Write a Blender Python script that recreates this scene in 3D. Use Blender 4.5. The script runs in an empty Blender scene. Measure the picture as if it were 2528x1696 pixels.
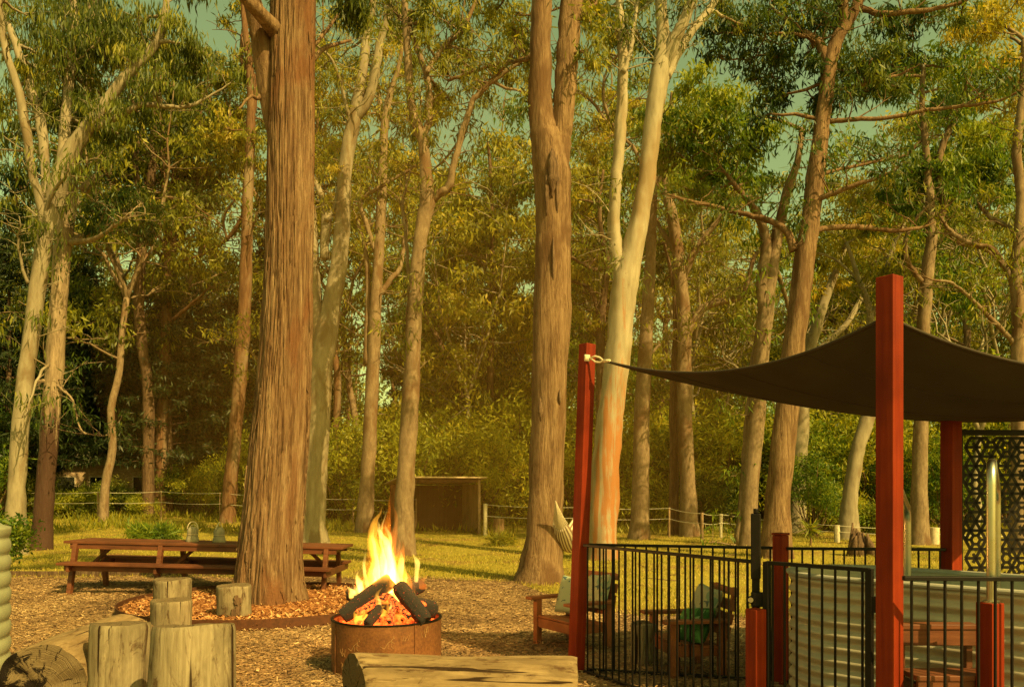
import bpy, math, random
import numpy as np
from mathutils import Vector, Matrix, noise as mn

SC = bpy.context.scene
COL = SC.collection
F, CX, HY, CAMH = 1966.0, 1264.0, 1208.0, 1.70
rnd = random.Random(7)
R = math.radians


def terr(x, y):
    """height of the terrain: flat yard, gently rising into the woodland"""
    t = max(0.0, y - 27.0)
    z = 0.024 * t * t / (t + 6.0) if t > 0 else 0.0
    return z + max(0, min(1, (y - 12) / 10)) * 0.05 * mn.noise(Vector((x * .22, y * .22, 0)))


def W(px, py, d):
    return Vector(((px - CX) / F * d, d, CAMH - (py - HY) / F * d))


def X(px, d):
    return (px - CX) / F * d


# ------------------------------------------------------------------ meshes
class MB:
    def __init__(self):
        self.v, self.f, self.m = [], [], []

    def add(self, vs, fs, mi=0):
        o = len(self.v)
        self.v.extend([tuple(p) for p in vs])
        self.f.extend([tuple(i + o for i in q) for q in fs])
        self.m.extend([mi] * len(fs))

    def box(self, c, s, M=None, mi=0):
        hx, hy, hz = s[0] / 2, s[1] / 2, s[2] / 2
        vs = [Vector((x, y, z)) for z in (-hz, hz) for y in (-hy, hy) for x in (-hx, hx)]
        if M is not None:
            vs = [M @ p for p in vs]
        vs = [p + Vector(c) for p in vs]
        self.add(vs, [(0, 2, 3, 1), (4, 5, 7, 6), (0, 1, 5, 4), (2, 6, 7, 3), (0, 4, 6, 2), (1, 3, 7, 5)], mi)

    def beam(self, p, q, w, h, up=(0, 0, 1), mi=0):
        """box from p to q, w across, h along up"""
        p, q = Vector(p), Vector(q)
        a = (q - p)
        L = a.length
        a.normalize()
        u = Vector(up)
        s = a.cross(u)
        if s.length < 1e-4:
            s = a.cross(Vector((0, 1, 0)))
        s.normalize()
        u = s.cross(a)
        M = Matrix((a, s, u)).transposed()
        self.box((p + q) / 2, (L, w, h), M, mi)

    def tube(self, path, rad, seg=8, caps=True, jit=0.0, mi=0, capmi=None, sq=None):
        path = [Vector(p) for p in path]
        n = len(path)
        if not hasattr(rad, '__len__'):
            rad = [rad] * n
        t0 = (path[1] - path[0]).normalized()
        ref = Vector((1, 0, 0)) if abs(t0.x) < .8 else Vector((0, 1, 0))
        u = (ref - t0 * ref.dot(t0)).normalized()
        vs, fs = [], []
        for i in range(n):
            t = (path[min(i + 1, n - 1)] - path[max(i - 1, 0)]).normalized()
            u = (u - t * u.dot(t))
            u = u.normalized() if u.length > 1e-5 else t.orthogonal().normalized()
            w = t.cross(u)
            for k in range(seg):
                a = 2 * math.pi * k / seg
                d = u * math.cos(a) + w * math.sin(a)
                r = rad[i]
                if jit:
                    r *= 1 + jit * mn.noise(Vector((d.x * 1.6 + path[i].x, d.y * 1.6 + path[i].y, d.z + path[i].z * 1.1)))
                vs.append(path[i] + d * r)
        for i in range(n - 1):
            for k in range(seg):
                k2 = (k + 1) % seg
                fs.append((i * seg + k, i * seg + k2, (i + 1) * seg + k2, (i + 1) * seg + k))
        self.add(vs, fs, mi)
        if caps:
            o = len(self.v) - n * seg
            cm = mi if capmi is None else capmi
            self.f.append(tuple(o + k for k in range(seg))[::-1]); self.m.append(cm)
            self.f.append(tuple(o + (n - 1) * seg + k for k in range(seg))); self.m.append(cm)

    def lathe(self, prof, seg=32, c=(0, 0, 0), mi=0):
        vs, fs = [], []
        for (r, z) in prof:
            for k in range(seg):
                a = 2 * math.pi * k / seg
                vs.append((c[0] + r * math.cos(a), c[1] + r * math.sin(a), c[2] + z))
        for i in range(len(prof) - 1):
            for k in range(seg):
                k2 = (k + 1) % seg
                fs.append((i * seg + k, i * seg + k2, (i + 1) * seg + k2, (i + 1) * seg + k))
        self.add(vs, fs, mi)

    def prism(self, pts, thick, M, mi=0):
        """polygon pts (2D) in local XY extruded along local Z by thick, put by matrix M"""
        n = len(pts)
        vs = [M @ Vector((p[0], p[1], 0)) for p in pts] + [M @ Vector((p[0], p[1], thick)) for p in pts]
        fs = [tuple(range(n))[::-1], tuple(range(n, 2 * n))] + [(i, (i + 1) % n, n + (i + 1) % n, n + i) for i in range(n)]
        self.add(vs, fs, mi)

    def build(self, name, mats, parent=None, origin=(0, 0, 0), smooth=False, bevel=0, auto=None):
        me = bpy.data.meshes.new(name)
        v = np.array(self.v, dtype=np.float64) - np.array(origin)
        me.from_pydata(v.tolist(), [], self.f)
        if not isinstance(mats, (list, tuple)):
            mats = [mats]
        for m in mats:
            me.materials.append(m)
        me.polygons.foreach_set('material_index', self.m)
        if smooth:
            me.polygons.foreach_set('use_smooth', [True] * len(self.f))
        me.update()
        if auto:
            me.set_sharp_from_angle(angle=R(auto))
        o = bpy.data.objects.new(name, me)
        COL.objects.link(o)
        if parent is not None:
            o.parent = parent
        else:
            o.location = origin
        if bevel:
            b = o.modifiers.new('bevel', 'BEVEL')
            b.width = bevel; b.segments = 2; b.limit_method = 'ANGLE'; b.angle_limit = R(40)
        return o


def quads_obj(name, V, tint, mats, parent=None, origin=(0, 0, 0)):
    """V: (n,4,3) array of leaf quads, tint: (n,) face attribute"""
    n = len(V)
    me = bpy.data.meshes.new(name)
    me.vertices.add(n * 4)
    me.loops.add(n * 4)
    me.polygons.add(n)
    me.vertices.foreach_set('co', (V - np.array(origin)).reshape(-1).astype(np.float32))
    me.loops.foreach_set('vertex_index', np.arange(n * 4, dtype=np.int32))
    me.polygons.foreach_set('loop_start', np.arange(n, dtype=np.int32) * 4)
    try:
        me.polygons.foreach_set('loop_total', np.full(n, 4, dtype=np.int32))
    except Exception:
        pass
    a = me.attributes.new('tint', 'FLOAT', 'FACE')
    a.data.foreach_set('value', tint.astype(np.float32))
    me.materials.append(mats)
    me.update(calc_edges=True)
    me.validate()
    o = bpy.data.objects.new(name, me)
    COL.objects.link(o)
    if parent is not None:
        o.parent = parent
    else:
        o.location = origin
    return o


def tag(o, label=None, cat=None, group=None, kind=None):
    if label: o['label'] = label
    if cat: o['category'] = cat
    if group: o['group'] = group
    if kind: o['kind'] = kind
    return o


def empty(name, loc, label=None, cat=None, group=None, rz=0.0):
    e = bpy.data.objects.new(name, None)
    COL.objects.link(e)
    e.location = loc
    e.rotation_euler = (0, 0, rz)
    e.empty_display_size = .2
    return tag(e, label, cat, group)


def copy_tree(o, parent=None):
    c = o.copy()
    COL.objects.link(c)
    if parent is not None:
        c.parent = parent
    for ch in [k for k in COL.objects if k.parent is o]:
        copy_tree(ch, c)
    return c


# ------------------------------------------------------------------ materials
class NT:
    def __init__(self, name):
        self.mat = bpy.data.materials.new(name)
        self.mat.use_nodes = True
        self.t = self.mat.node_tree
        self.t.nodes.clear()
        self.out = self.t.nodes.new('ShaderNodeOutputMaterial')

    def n(self, typ, **kw):
        nd = self.t.nodes.new('ShaderNode' + typ)
        for k, v in kw.items():
            if k in nd.inputs.keys():
                self.put(nd.inputs[k], v)
            else:
                setattr(nd, k, v)
        return nd

    def put(self, sock, v):
        if isinstance(v, bpy.types.NodeSocket):
            self.t.links.new(v, sock)
        else:
            if hasattr(sock.default_value, '__len__') and isinstance(v, (tuple, list)) and len(v) == 3 and len(sock.default_value) == 4:
                v = (*v, 1)
            sock.default_value = v

    def coord(self, scale=(1, 1, 1), kind='Object', rot=(0, 0, 0)):
        tc = self.n('TexCoord')
        mp = self.n('Mapping', Scale=scale, Rotation=rot)
        self.t.links.new(tc.outputs[kind], mp.inputs['Vector'])
        return mp.outputs[0]

    def noise(self, vec, scale=5., detail=4., rough=.6, dist=0.):
        return self.n('TexNoise', Vector=vec, Scale=scale, Detail=detail, Roughness=rough, Distortion=dist).outputs[0]

    def ramp(self, fac, stops):
        r = self.n('ValToRGB')
        self.put(r.inputs[0], fac)
        el = r.color_ramp.elements
        while len(el) < len(stops):
            el.new(.5)
        for e, (p, c) in zip(el, stops):
            e.position = p
            e.color = (*c, 1) if len(c) == 3 else c
        return r.outputs[0]

    def mix(self, fac, a, b, mode='MIX'):
        m = self.t.nodes.new('ShaderNodeMix')
        m.data_type = 'RGBA'
        m.blend_type = mode
        self.put(m.inputs[0], fac)
        self.put(m.inputs[6], a)
        self.put(m.inputs[7], b)
        return m.outputs[2]

    def math(self, op, a, b=0.0):
        m = self.n('Math', operation=op)
        self.put(m.inputs[0], a)
        self.put(m.inputs[1], b)
        return m.outputs[0]

    def sep(self, vec):
        s = self.n('SeparateXYZ')
        self.put(s.inputs[0], vec)
        return s.outputs

    def bsdf(self, color, rough=.8, bump=None, bstr=.5, bdist=.02, metal=0., spec=.3, **kw):
        b = self.n('BsdfPrincipled')
        self.put(b.inputs['Base Color'], color)
        self.put(b.inputs['Roughness'], rough)
        self.put(b.inputs['Metallic'], metal)
        self.put(b.inputs['Specular IOR Level'], spec)
        for k, v in kw.items():
            self.put(b.inputs[k.replace('_', ' ')], v)
        if bump is not None:
            bp = self.n('Bump', Strength=bstr, Distance=bdist)
            self.put(bp.inputs['Height'], bump)
            self.t.links.new(bp.outputs[0], b.inputs['Normal'])
        self.t.links.new(b.outputs[0], self.out.inputs[0])
        return self.mat


def bark(name, cols, sc=(9, 9, .9), patch=None, patch_sc=1.2, bstr=.8, bdist=.03, low=None, fleck=None):
    """fibrous or smooth bark: streaked noise along the trunk, larger patches of another bark, optionally darker foot"""
    N = NT(name)
    v = N.coord(sc)
    nb = N.noise(v, 1.0, 6, .65, .6)
    nf = N.noise(v, 4.2, 3, .7, .3)
    n1 = N.math('ADD', N.math('MULTIPLY', nb, .62), N.math('MULTIPLY', nf, .38))
    k = len(cols) - 1
    c = N.ramp(n1, [(.34 + .32 * i / k, cols[i]) for i in range(k + 1)])
    if patch:
        n2 = N.noise(N.coord((patch_sc, patch_sc, patch_sc * .35)), 1.0, 4, .6, .4)
        f = N.ramp(n2, [(.52, (0, 0, 0)), (.60, (1, 1, 1))])
        c = N.mix(f, c, patch)
    if fleck:
        n3 = N.noise(N.coord((8, 8, 9)), 1.0, 4, .65)
        f = N.ramp(n3, [(.69, (0, 0, 0)), (.74, (1, 1, 1))])
        c = N.mix(f, c, fleck)
    if low:   # charred or rough bark stocking near the ground: height, colour
        z = N.sep(N.coord((1, 1, 1)))[2]
        w = N.noise(N.coord((3.6, 3.6, .22)), 1.0, 6, .7, .6)
        zz = N.math('SUBTRACT', N.math('ADD', w, N.math('MULTIPLY', nf, .22)), N.math('SUBTRACT', N.math('MULTIPLY', z, low[2]), low[0]))
        f = N.ramp(zz, [(.50, (0, 0, 0)), (.60, (.9, .9, .9))])
        c = N.mix(f, c, low[1])
    return N.bsdf(c, .85, n1, bstr, bdist, spec=.2)


def wood(name, c1, c2, sc=(3, 30, 30), rough=.6, bstr=.25, spec=.35):
    N = NT(name)
    n1 = N.noise(N.coord(sc), 1.0, 5, .6, .3)
    n2 = N.noise(N.coord((1.5, 1.5, 1.5)), 1.0, 3, .6)
    c = N.ramp(n1, [(.3, c1), (.7, c2)])
    c = N.mix(N.ramp(n2, [(.45, (0, 0, 0)), (.72, (.75, .75, .75))]), c, tuple(x * .42 for x in c1))
    return N.bsdf(c, rough, n1, bstr, .004, spec=spec)


def plain(name, c, rough=.5, metal=0., spec=.4, var=.25, sc=12., bstr=.08):
    N = NT(name)
    n1 = N.noise(N.coord((1, 1, 1)), sc, 5, .65)
    col = N.ramp(n1, [(.3, tuple(x * (1 - var) for x in c)), (.7, tuple(min(1, x * (1 + var)) for x in c))])
    r = N.math('ADD', N.math('MULTIPLY', n1, .3), rough - .15)
    return N.bsdf(col, r, n1, bstr, .003, metal=metal, spec=spec)


def leafmat(name, stops, trans=.48, rough=.5):
    N = NT(name)
    a = N.n('Attribute', attribute_name='tint')
    oi = N.n('ObjectInfo')
    t = N.math('ADD', a.outputs['Fac'], N.math('MULTIPLY', N.math('SUBTRACT', oi.outputs['Random'], .5), .3))
    c = N.ramp(t, stops)
    d = N.n('BsdfPrincipled')
    N.put(d.inputs['Base Color'], c)
    d.inputs['Roughness'].default_value = rough
    d.inputs['Specular IOR Level'].default_value = .35
    tr = N.n('BsdfTranslucent')
    N.put(tr.inputs['Color'], N.mix(1.0, c, (1.25, 1.15, .55), 'MULTIPLY'))
    m = N.n('MixShader')
    m.inputs[0].default_value = trans
    N.t.links.new(d.outputs[0], m.inputs[1])
    N.t.links.new(tr.outputs[0], m.inputs[2])
    N.t.links.new(m.outputs[0], N.out.inputs[0])
    return N.mat


M = {}
M['stringy'] = bark('stringybark', [(.042, .019, .009), (.118, .064, .032), (.20, .124, .070), (.30, .21, .128)], (13, 13, .75), patch=(.145, .066, .030), patch_sc=.9, bstr=1.0, bdist=.05)
M['brown'] = bark('brown_bark', [(.05, .026, .013), (.135, .078, .040), (.215, .135, .076), (.29, .195, .115)], (15, 15, 1.3), patch=(.11, .058, .028), patch_sc=1.1, bstr=1.0, bdist=.045)
M['grey'] = bark('grey_bark', [(.10, .068, .042), (.185, .13, .083), (.27, .20, .13)], (6, 6, 2.2), patch=(.13, .075, .04), patch_sc=1.6, bstr=.6, bdist=.02, fleck=(.12, .07, .04))
M['pale'] = bark('pale_gum_bark', [(.15, .12, .08), (.24, .20, .14), (.32, .275, .20)], (2.4, 2.4, .6), patch=(.17, .125, .075), patch_sc=1.5, bstr=.15, bdist=.01, fleck=(.15, .10, .06))
M['pale_orange'] = bark('pale_orange_gum_bark', [(.21, .175, .12), (.31, .265, .19), (.38, .33, .245)], (2.2, 2.2, .5), patch=(.23, .17, .10), patch_sc=.8, bstr=.15, bdist=.01, low=(-.005, (.30, .115, .034), .028), fleck=(.17, .11, .06))
M['charred'] = bark('charred_foot_bark', [(.13, .09, .06), (.26, .19, .125), (.38, .29, .20)], (10, 10, 1.6), bstr=.9, bdist=.03, low=(.24, (.040, .014, .010), .085))
M['dark'] = bark('dark_bark', [(.03, .018, .012), (.10, .06, .036), (.20, .13, .08)], (10, 10, 1.2), bstr=.9, bdist=.03)
M['redbark'] = bark('red_brown_bark', [(.05, .021, .011), (.125, .062, .031), (.21, .125, .07)], (10, 10, 1.0), patch=(.20, .145, .095), patch_sc=.5, bstr=.8, bdist=.03)

G_OLIVE = [(.0, (.026, .044, .007)), (.4, (.10, .130, .016)), (.75, (.21, .225, .025)), (1., (.34, .31, .036))]
G_DARK = [(.0, (.016, .040, .008)), (.5, (.066, .108, .014)), (1., (.20, .22, .028))]
G_GOLD = [(.0, (.055, .072, .010)), (.4, (.185, .195, .018)), (.8, (.35, .32, .028)), (1., (.44, .34, .04))]
G_PINE = [(.0, (.010, .020, .006)), (.6, (.032, .050, .011)), (1., (.09, .105, .018))]
G_GREEN = [(.0, (.026, .066, .008)), (.5, (.12, .20, .018)), (1., (.32, .35, .034))]
M['l_olive'] = leafmat('olive_leaves', G_OLIVE)
M['l_shrub'] = leafmat('sunlit_shrub_leaves', [(.0, (.07, .10, .012)), (.4, (.24, .27, .022)), (.8, (.43, .42, .034)), (1., (.50, .43, .045))], .55)
M['l_dark'] = leafmat('dark_leaves', G_DARK)
M['l_gold'] = leafmat('golden_leaves', G_GOLD)
M['l_pine'] = leafmat('pine_needles', G_PINE, .2)
M['l_green'] = leafmat('fresh_leaves', G_GREEN)
M['l_grass'] = leafmat('grass_blades', [(.0, (.08, .095, .014)), (.5, (.33, .28, .036)), (.85, (.52, .39, .075)), (1., (.52, .42, .16))], .3, .7)
M['l_chip'] = leafmat('wood_chips', [(.0, (.05, .028, .014)), (.35, (.18, .105, .05)), (.7, (.34, .21, .10)), (1., (.54, .38, .21))], 0.0, .85)
M['l_mulch'] = leafmat('red_mulch', [(.0, (.09, .032, .012)), (.4, (.25, .105, .036)), (.8, (.42, .20, .075)), (1., (.55, .33, .16))], 0.0, .85)

M['redpost'] = wood('red_stained_timber', (.14, .013, .004), (.235, .031, .008), (26, 26, 1.2), .6, .3, .12)
M['table'] = wood('red_brown_table_timber', (.085, .027, .012), (.18, .062, .028), (2.5, 26, 26), .5, .3)
M['chairwood'] = wood('red_brown_chair_timber', (.20, .060, .022), (.32, .11, .042), (8, 8, 8), .5, .2)
M['black'] = plain('black_powdercoat', (.007, .005, .004), .5, 0., .2, .3, 20)
M['steel'] = plain('brushed_stainless', (.55, .52, .44), .30, 1.0, .5, .04, 6, .01)
M['galv'] = plain('galvanised_corrugated_steel', (.42, .375, .30), .5, .25, .5, .15, 4)
M['rust'] = None
M['tank'] = plain('pale_green_tank_plastic', (.25, .265, .18), .5, 0, .4, .12, 3)
M['rope'] = plain('pale_rope', (.55, .47, .34), .9, 0, .2, .3, 60)
M['wire'] = plain('galvanised_wire', (.60, .55, .45), .5, .3, .5, .1, 10)
M['cementpost'] = plain('weathered_pale_post', (.50, .43, .31), .9, 0, .2, .25, 14)
M['timberpost'] = plain('weathered_fence_timber', (.24, .16, .095), .9, 0, .2, .35, 14)

# ------------------------------------------------------------------ vegetation tools
RNG = np.random.default_rng(11)


def unit(a):
    return a / np.maximum(np.linalg.norm(a, axis=1, keepdims=True), 1e-6)


def leaf_quads(P, L, Wd, droop, rng=RNG, up=0.0):
    n = len(P)
    d = rng.normal(size=(n, 3)) * (1 - droop)
    d[:, 2] += -droop * 1.1 + up
    d = unit(d)
    s = unit(np.cross(d, rng.normal(size=(n, 3))))
    L = (L * rng.uniform(.6, 1.3, size=(n, 1)))
    w = (Wd * rng.uniform(.7, 1.25, size=(n, 1))) * .5
    return np.stack([P, P + d * L * .45 + s * w, P + d * L, P + d * L * .45 - s * w], axis=1)


class Crown:
    def __init__(self):
        self.V, self.T = [], []

    def add(self, V, T):
        self.V.append(V); self.T.append(T)

    def build(self, name, m, parent=None, origin=(0, 0, 0)):
        return quads_obj(name, np.concatenate(self.V), np.concatenate(self.T), m, parent, origin)

    def clump(self, c, rad, twigs, nleaf, L, Wd, droop, tb=.4, spread=None, rng=RNG):
        """a foliage mass: sprays of leaves at twig ends, denser on the outside of the mass"""
        c = np.array(c, dtype=float)
        d = unit(rng.normal(size=(twigs, 3)))
        u = rng.uniform(0, 1, size=(twigs, 1)) ** .5
        tc = c + d * u * np.array(rad)
        tc[:, 2] += .12 * rad[2]
        sp = spread or .22 * min(rad[0], .9) + .05
        n = twigs * nleaf
        P = np.repeat(tc, nleaf, axis=0) + rng.normal(size=(n, 3)) * np.array([sp, sp, sp * .6])
        V = leaf_quads(P, L, Wd, droop, rng)
        T = np.repeat(np.clip(tb + rng.normal(size=twigs) * .26, 0, 1), nleaf) + rng.normal(size=n) * .10
        self.add(V, np.clip(T, 0, 1))
        return tc


def smooth_path(pts, rads, sub=4, wig=0.0, rg=rnd):
    out, ro = [], []
    n = len(pts)
    for i in range(n - 1):
        p0, p1, p2, p3 = pts[max(i - 1, 0)], pts[i], pts[i + 1], pts[min(i + 2, n - 1)]
        for k in range(sub):
            t = k / sub
            q = .5 * ((2 * p1) + (p2 - p0) * t + (2 * p0 - 5 * p1 + 4 * p2 - p3) * t * t + (3 * p1 - p0 - 3 * p2 + p3) * t ** 3)
            if wig and (i or k):
                q = q + Vector((rg.uniform(-1, 1), rg.uniform(-1, 1), rg.uniform(-.5, .5))) * wig
            out.append(q)
            ro.append(rads[i] * (1 - t) + rads[i + 1] * t)
    out.append(pts[-1]); ro.append(rads[-1])
    return out, ro


def limb(mb, p, q, r0, r1, rg, sag=.15, n=5, seg=6):
    p, q = Vector(p), Vector(q)
    L = (q - p).length
    pts = []
    off = Vector((rg.uniform(-1, 1), rg.uniform(-1, 1), rg.uniform(-.3, .6))) * L * sag
    for i in range(n + 1):
        t = i / n
        w = Vector((rg.uniform(-1, 1), rg.uniform(-1, 1), rg.uniform(-1, 1))) * L * .035 * (0 < i < n)
        pts.append(p.lerp(q, t) + off * (4 * t * (1 - t)) * .6 + w)
    mb.tube(pts, [r0 + (r1 - r0) * (i / n) for i in range(n + 1)], seg, caps=False)
    return pts


def tree(name, label, d, bk, stems, clumps=(), leaf='l_olive', seg=16, flare=1.35, dens=1.0, L=.17, Wd=.030, droop=.6, group=None, tb=.42, limbs=True, dj=1.4, jit=.16, twig_r=.006, base_py=None):
    rg = random.Random(hash(label) % 1000 if False else sum(map(ord, label)))
    rng = np.random.default_rng(sum(map(ord, label)))
    bx, bw = stems[0][1][0][0], stems[0][1][0][2]
    x0 = X(bx, d)
    z0 = terr(x0, d)
    root = empty(name, (x0, d, z0), label, 'tree', group)
    tr = MB()
    nodes = []
    for si, (dd, pts) in enumerate(stems):
        n = len(pts)
        P, Rr = [], []
        for i, (px, py, w) in enumerate(pts):
            de = d + dd * i / max(1, n - 1)
            P.append(W(px, py, de)); Rr.append(w / F * de / 2)
        if si == 0:
            P[0].z = z0 - .15
            if flare > 1:
                top = P[0].lerp(P[1], min(.5, .7 / max(.8, (P[1] - P[0]).length)))
                P.insert(1, top); Rr.insert(1, Rr[0]); Rr[0] *= flare
        wl = .012 if si == 0 else .02
        if si:
            P.append(P[-1] + (P[-1] - P[-2]) * .55 + Vector((rg.uniform(-.1, .1), 0, .1)) * d / 22); Rr.append(.005 * d / 20)
        P2, R2 = smooth_path(P, Rr, 5, wl, rg)
        tr.tube(P2, R2, seg if max(R2) > .08 else 8, caps=True, jit=jit)
        for p, r in zip(P2, R2):
            nodes.append((p, r, si))
    cr = Crown()
    k_ = d / 22.
    for p, r, si in list(nodes):
        if (si == 0 and p.z < z0 + 5.5) or r > .2 or rg.random() > (.5 if si else .3):
            continue
        an = rg.uniform(0, 6.28)
        L_ = rg.uniform(.35, 1.25) * k_
        q = p + Vector((math.cos(an) * L_, math.sin(an) * L_ * .8, L_ * rg.uniform(-.2, .9)))
        pt = limb(tr, p, q, min(.022 * k_, r * .55), .006 * k_, rg, .22, 4, 4)
        tips = [q]
        for _ in range(2):
            q2 = pt[rg.choice((2, 3, 4))] + Vector((rg.uniform(-1, 1), rg.uniform(-1, 1), rg.uniform(-.3, .9))) * L_ * .5
            limb(tr, pt[3], q2, .010 * k_, .005 * k_, rg, .2, 3, 3)
            tips.append(q2)
        if rg.random() < .6:
            for t_ in tips:
                P_ = np.array([list(t_)]) + rng.normal(size=(14, 3)) * .12 * k_
                cr.add(leaf_quads(P_, L * 1.3, Wd * 1.3, droop, rng), np.clip(tb + rng.normal(size=14) * .2, 0, 1))
    cl2 = []
    for c in clumps:      # break every mass into one main and two or three smaller tufts
        cl2.append((c[0] + rg.uniform(-12, 12), c[1] + rg.uniform(-10, 10), c[2] * rg.uniform(.62, .95), *c[3:]))
        for _ in range(2):
            a_ = rg.uniform(0, 6.28)
            t_ = c[3] if len(c) > 3 else tb
            cl2.append((c[0] + math.cos(a_) * c[2] * 1.05, c[1] + math.sin(a_) * c[2] * .85, c[2] * rg.uniform(.35, .55), min(1, max(0, t_ + rg.uniform(-.2, .25)))))
    for c in cl2:
        px, py, rp = c[0], c[1], c[2]
        tb2 = c[3] if len(c) > 3 else tb
        de = d + rg.uniform(-.25 * dj, 1.5 * dj)
        cc = W(px, py, de)
        rr = rp / F * d * 1.12
        tw = max(5, int(24 * (rr ** 1.6) * (dens if dens < 1 else 1 + (dens - 1) * .35)))
        tcs = cr.clump(cc, (rr, rr, rr * .72), tw, 27, L * 1.32, Wd * 1.35, droop, tb2, rng=rng)
        if limbs:
            cand = [(((p - cc).length + max(0, p.z - cc.z) * 1.6), p, r) for p, r, si in nodes if r < .5]
            _, p, r = min(cand, key=lambda q: q[0])
            hub = cc + Vector((0, 0, -rr * .25))
            pts = limb(tr, p, hub, min(.055, r * .75), .018, rg)
            for p_ in pts[1:]:
                nodes.append((p_, .03, 9))
            for tc in tcs[::2]:
                limb(tr, hub.lerp(p, rg.uniform(0, .3)), tc, .013, twig_r, rg, .12, 3, 4)
    tr.build('trunk', M[bk], root, (x0, d, z0), smooth=True)
    if cr.V:
        cr.build('crown', M[leaf], root, (x0, d, z0))
    return root


# ------------------------------------------------------------------ the named trees of the clearing
tree('gum_tree', 'pale gum leaning right at the left edge, smooth cream bark with rusty scars', 20.5, 'pale', [
    (0, [(38, 1352, 50), (42, 1200, 40), (57, 1000, 39), (80, 800, 38), (102, 650, 38), (120, 540, 40), (146, 450, 44), (172, 380, 42), (205, 330, 34), (250, 270, 27), (310, 190, 23), (370, 130, 20), (405, 60, 17), (412, -60, 12)]),
    (-1, [(110, 600, 22), (100, 500, 22), (78, 420, 20), (66, 330, 22), (40, 200, 18), (10, 110, 16), (0, 0, 12)]),
    (1, [(112, 520, 26), (112, 420, 22), (100, 300, 24), (70, 200, 20), (20, 60, 16), (0, 20, 12)]),
    (1.2, [(150, 440, 30), (160, 340, 26), (172, 200, 24), (184, 90, 20), (180, -60, 16)]),
    (-.8, [(100, 560, 12), (135, 470, 9), (160, 440, 6)]),
    (.6, [(230, 320, 18), (300, 285, 14), (350, 260, 12), (420, 265, 10), (470, 262, 8), (540, 225, 5)]),
    (-1, [(120, 900, 8), (95, 930, 6), (70, 1000, 4)]),
    (-.6, [(70, 700, 9), (50, 640, 7), (44, 590, 5), (50, 560, 4)]),
], [(60, 120, 60), (20, 40, 60), (150, 80, 80, .2), (150, 20, 70, .25), (230, 40, 70, .3), (200, 140, 75, .15), (290, 70, 70), (350, 40, 75, .3), (420, 60, 60), (470, 110, 50), (300, 160, 60, .75), (370, 170, 60), (250, 230, 55, .6), (130, 250, 50, .2), (50, 230, 60, .7), (270, 290, 55), (330, 230, 55, .3), (480, 190, 42, .3), (20, 340, 50, .3), (420, 130, 50, .35), (250, 120, 60, .3), (100, 180, 50, .6), (180, 200, 50, .2), (230, 310, 45, .25)],
     'l_olive', dens=1.55, droop=.78, tb=.35, L=.2, Wd=.03)

tree('gum_tree', 'grey barked tree with a charred red-black foot, standing close behind the leaning pale gum', 22.5, 'charred', [
    (0, [(98, 1345, 48), (112, 1200, 42), (124, 1050, 42), (134, 900, 42), (145, 740, 40), (154, 620, 40), (165, 520, 42), (178, 400, 36), (198, 300, 32), (214, 200, 27), (224, 60, 22), (230, -70, 18)]),
    (1, [(165, 600, 20), (210, 580, 14), (260, 560, 12), (300, 545, 8), (350, 520, 5)]),
    (-1, [(170, 600, 16), (230, 590, 12), (290, 555, 8)]),
    (-.5, [(134, 940, 8), (106, 940, 8), (80, 950, 7), (50, 985, 4)]),
    (-.5, [(134, 938, 8), (150, 960, 6), (180, 990, 5), (200, 1060, 4), (240, 1075, 3)]),
    (.5, [(200, 470, 14), (235, 440, 16), (222, 470, 10)]),
], [(40, 470, 55, .15), (90, 430, 50, .15), (20, 560, 50, .3), (300, 520, 45, .4), (250, 540, 40, .4), (350, 500, 40, .5), (200, 20, 60, .3), (270, 20, 60, .3), (330, 560, 40)],
     'l_dark', dens=1.2, droop=.6)

tree('twin_stem_tree', 'slim dark forking trunk, left one of the pair behind the picnic table', 41, 'dark', [
    (0, [(366, 1248, 30), (366, 1100, 28), (366, 960, 28), (352, 860, 24), (343, 740, 26), (350, 620, 22), (352, 560, 20), (372, 450, 20), (380, 330, 16), (384, 200, 12), (380, 80, 8)]),
    (1, [(346, 620, 18), (325, 520, 18), (300, 470, 18), (272, 435, 14), (230, 400, 9)]),
    (-1, [(365, 500, 16), (340, 460, 14), (336, 380, 12), (350, 300, 10), (340, 200, 7)]),
    (1, [(360, 560, 14), (400, 540, 10), (450, 500, 8), (500, 440, 6)]),
], [(300, 420, 55), (350, 370, 45), (280, 470, 45), (330, 300, 45), (400, 260, 50), (240, 400, 50), (360, 210, 45), (310, 540, 45), (440, 480, 45), (260, 350, 45)], 'l_olive', L=.26, Wd=.06, dens=.45, seg=10)

tree('slender_tree', 'straight red-brown trunk, right one of the pair behind the picnic table', 42, 'redbark', [
    (0, [(394, 1250, 30), (400, 1050, 26), (406, 900, 26), (413, 740, 22), (416, 600, 20), (411, 500, 20), (404, 400, 17), (400, 300, 14), (392, 180, 10), (390, 60, 6)]),
    (1, [(412, 560, 14), (425, 480, 14), (438, 390, 10), (470, 340, 8), (500, 320, 5)]),
    (-1, [(415, 800, 10), (450, 770, 9), (490, 735, 6)]),
    (1, [(410, 480, 10), (440, 440, 9), (480, 400, 7), (540, 330, 5)]),
], [(430, 400, 60), (480, 330, 50), (420, 300, 50), (500, 440, 55, .8), (530, 440, 60, .95), (565, 425, 45, .95), (470, 260, 45), (540, 340, 40, .7), (460, 470, 50, .7), (410, 180, 40)], 'l_gold', L=.26, Wd=.06, dens=.5, seg=10)

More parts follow.
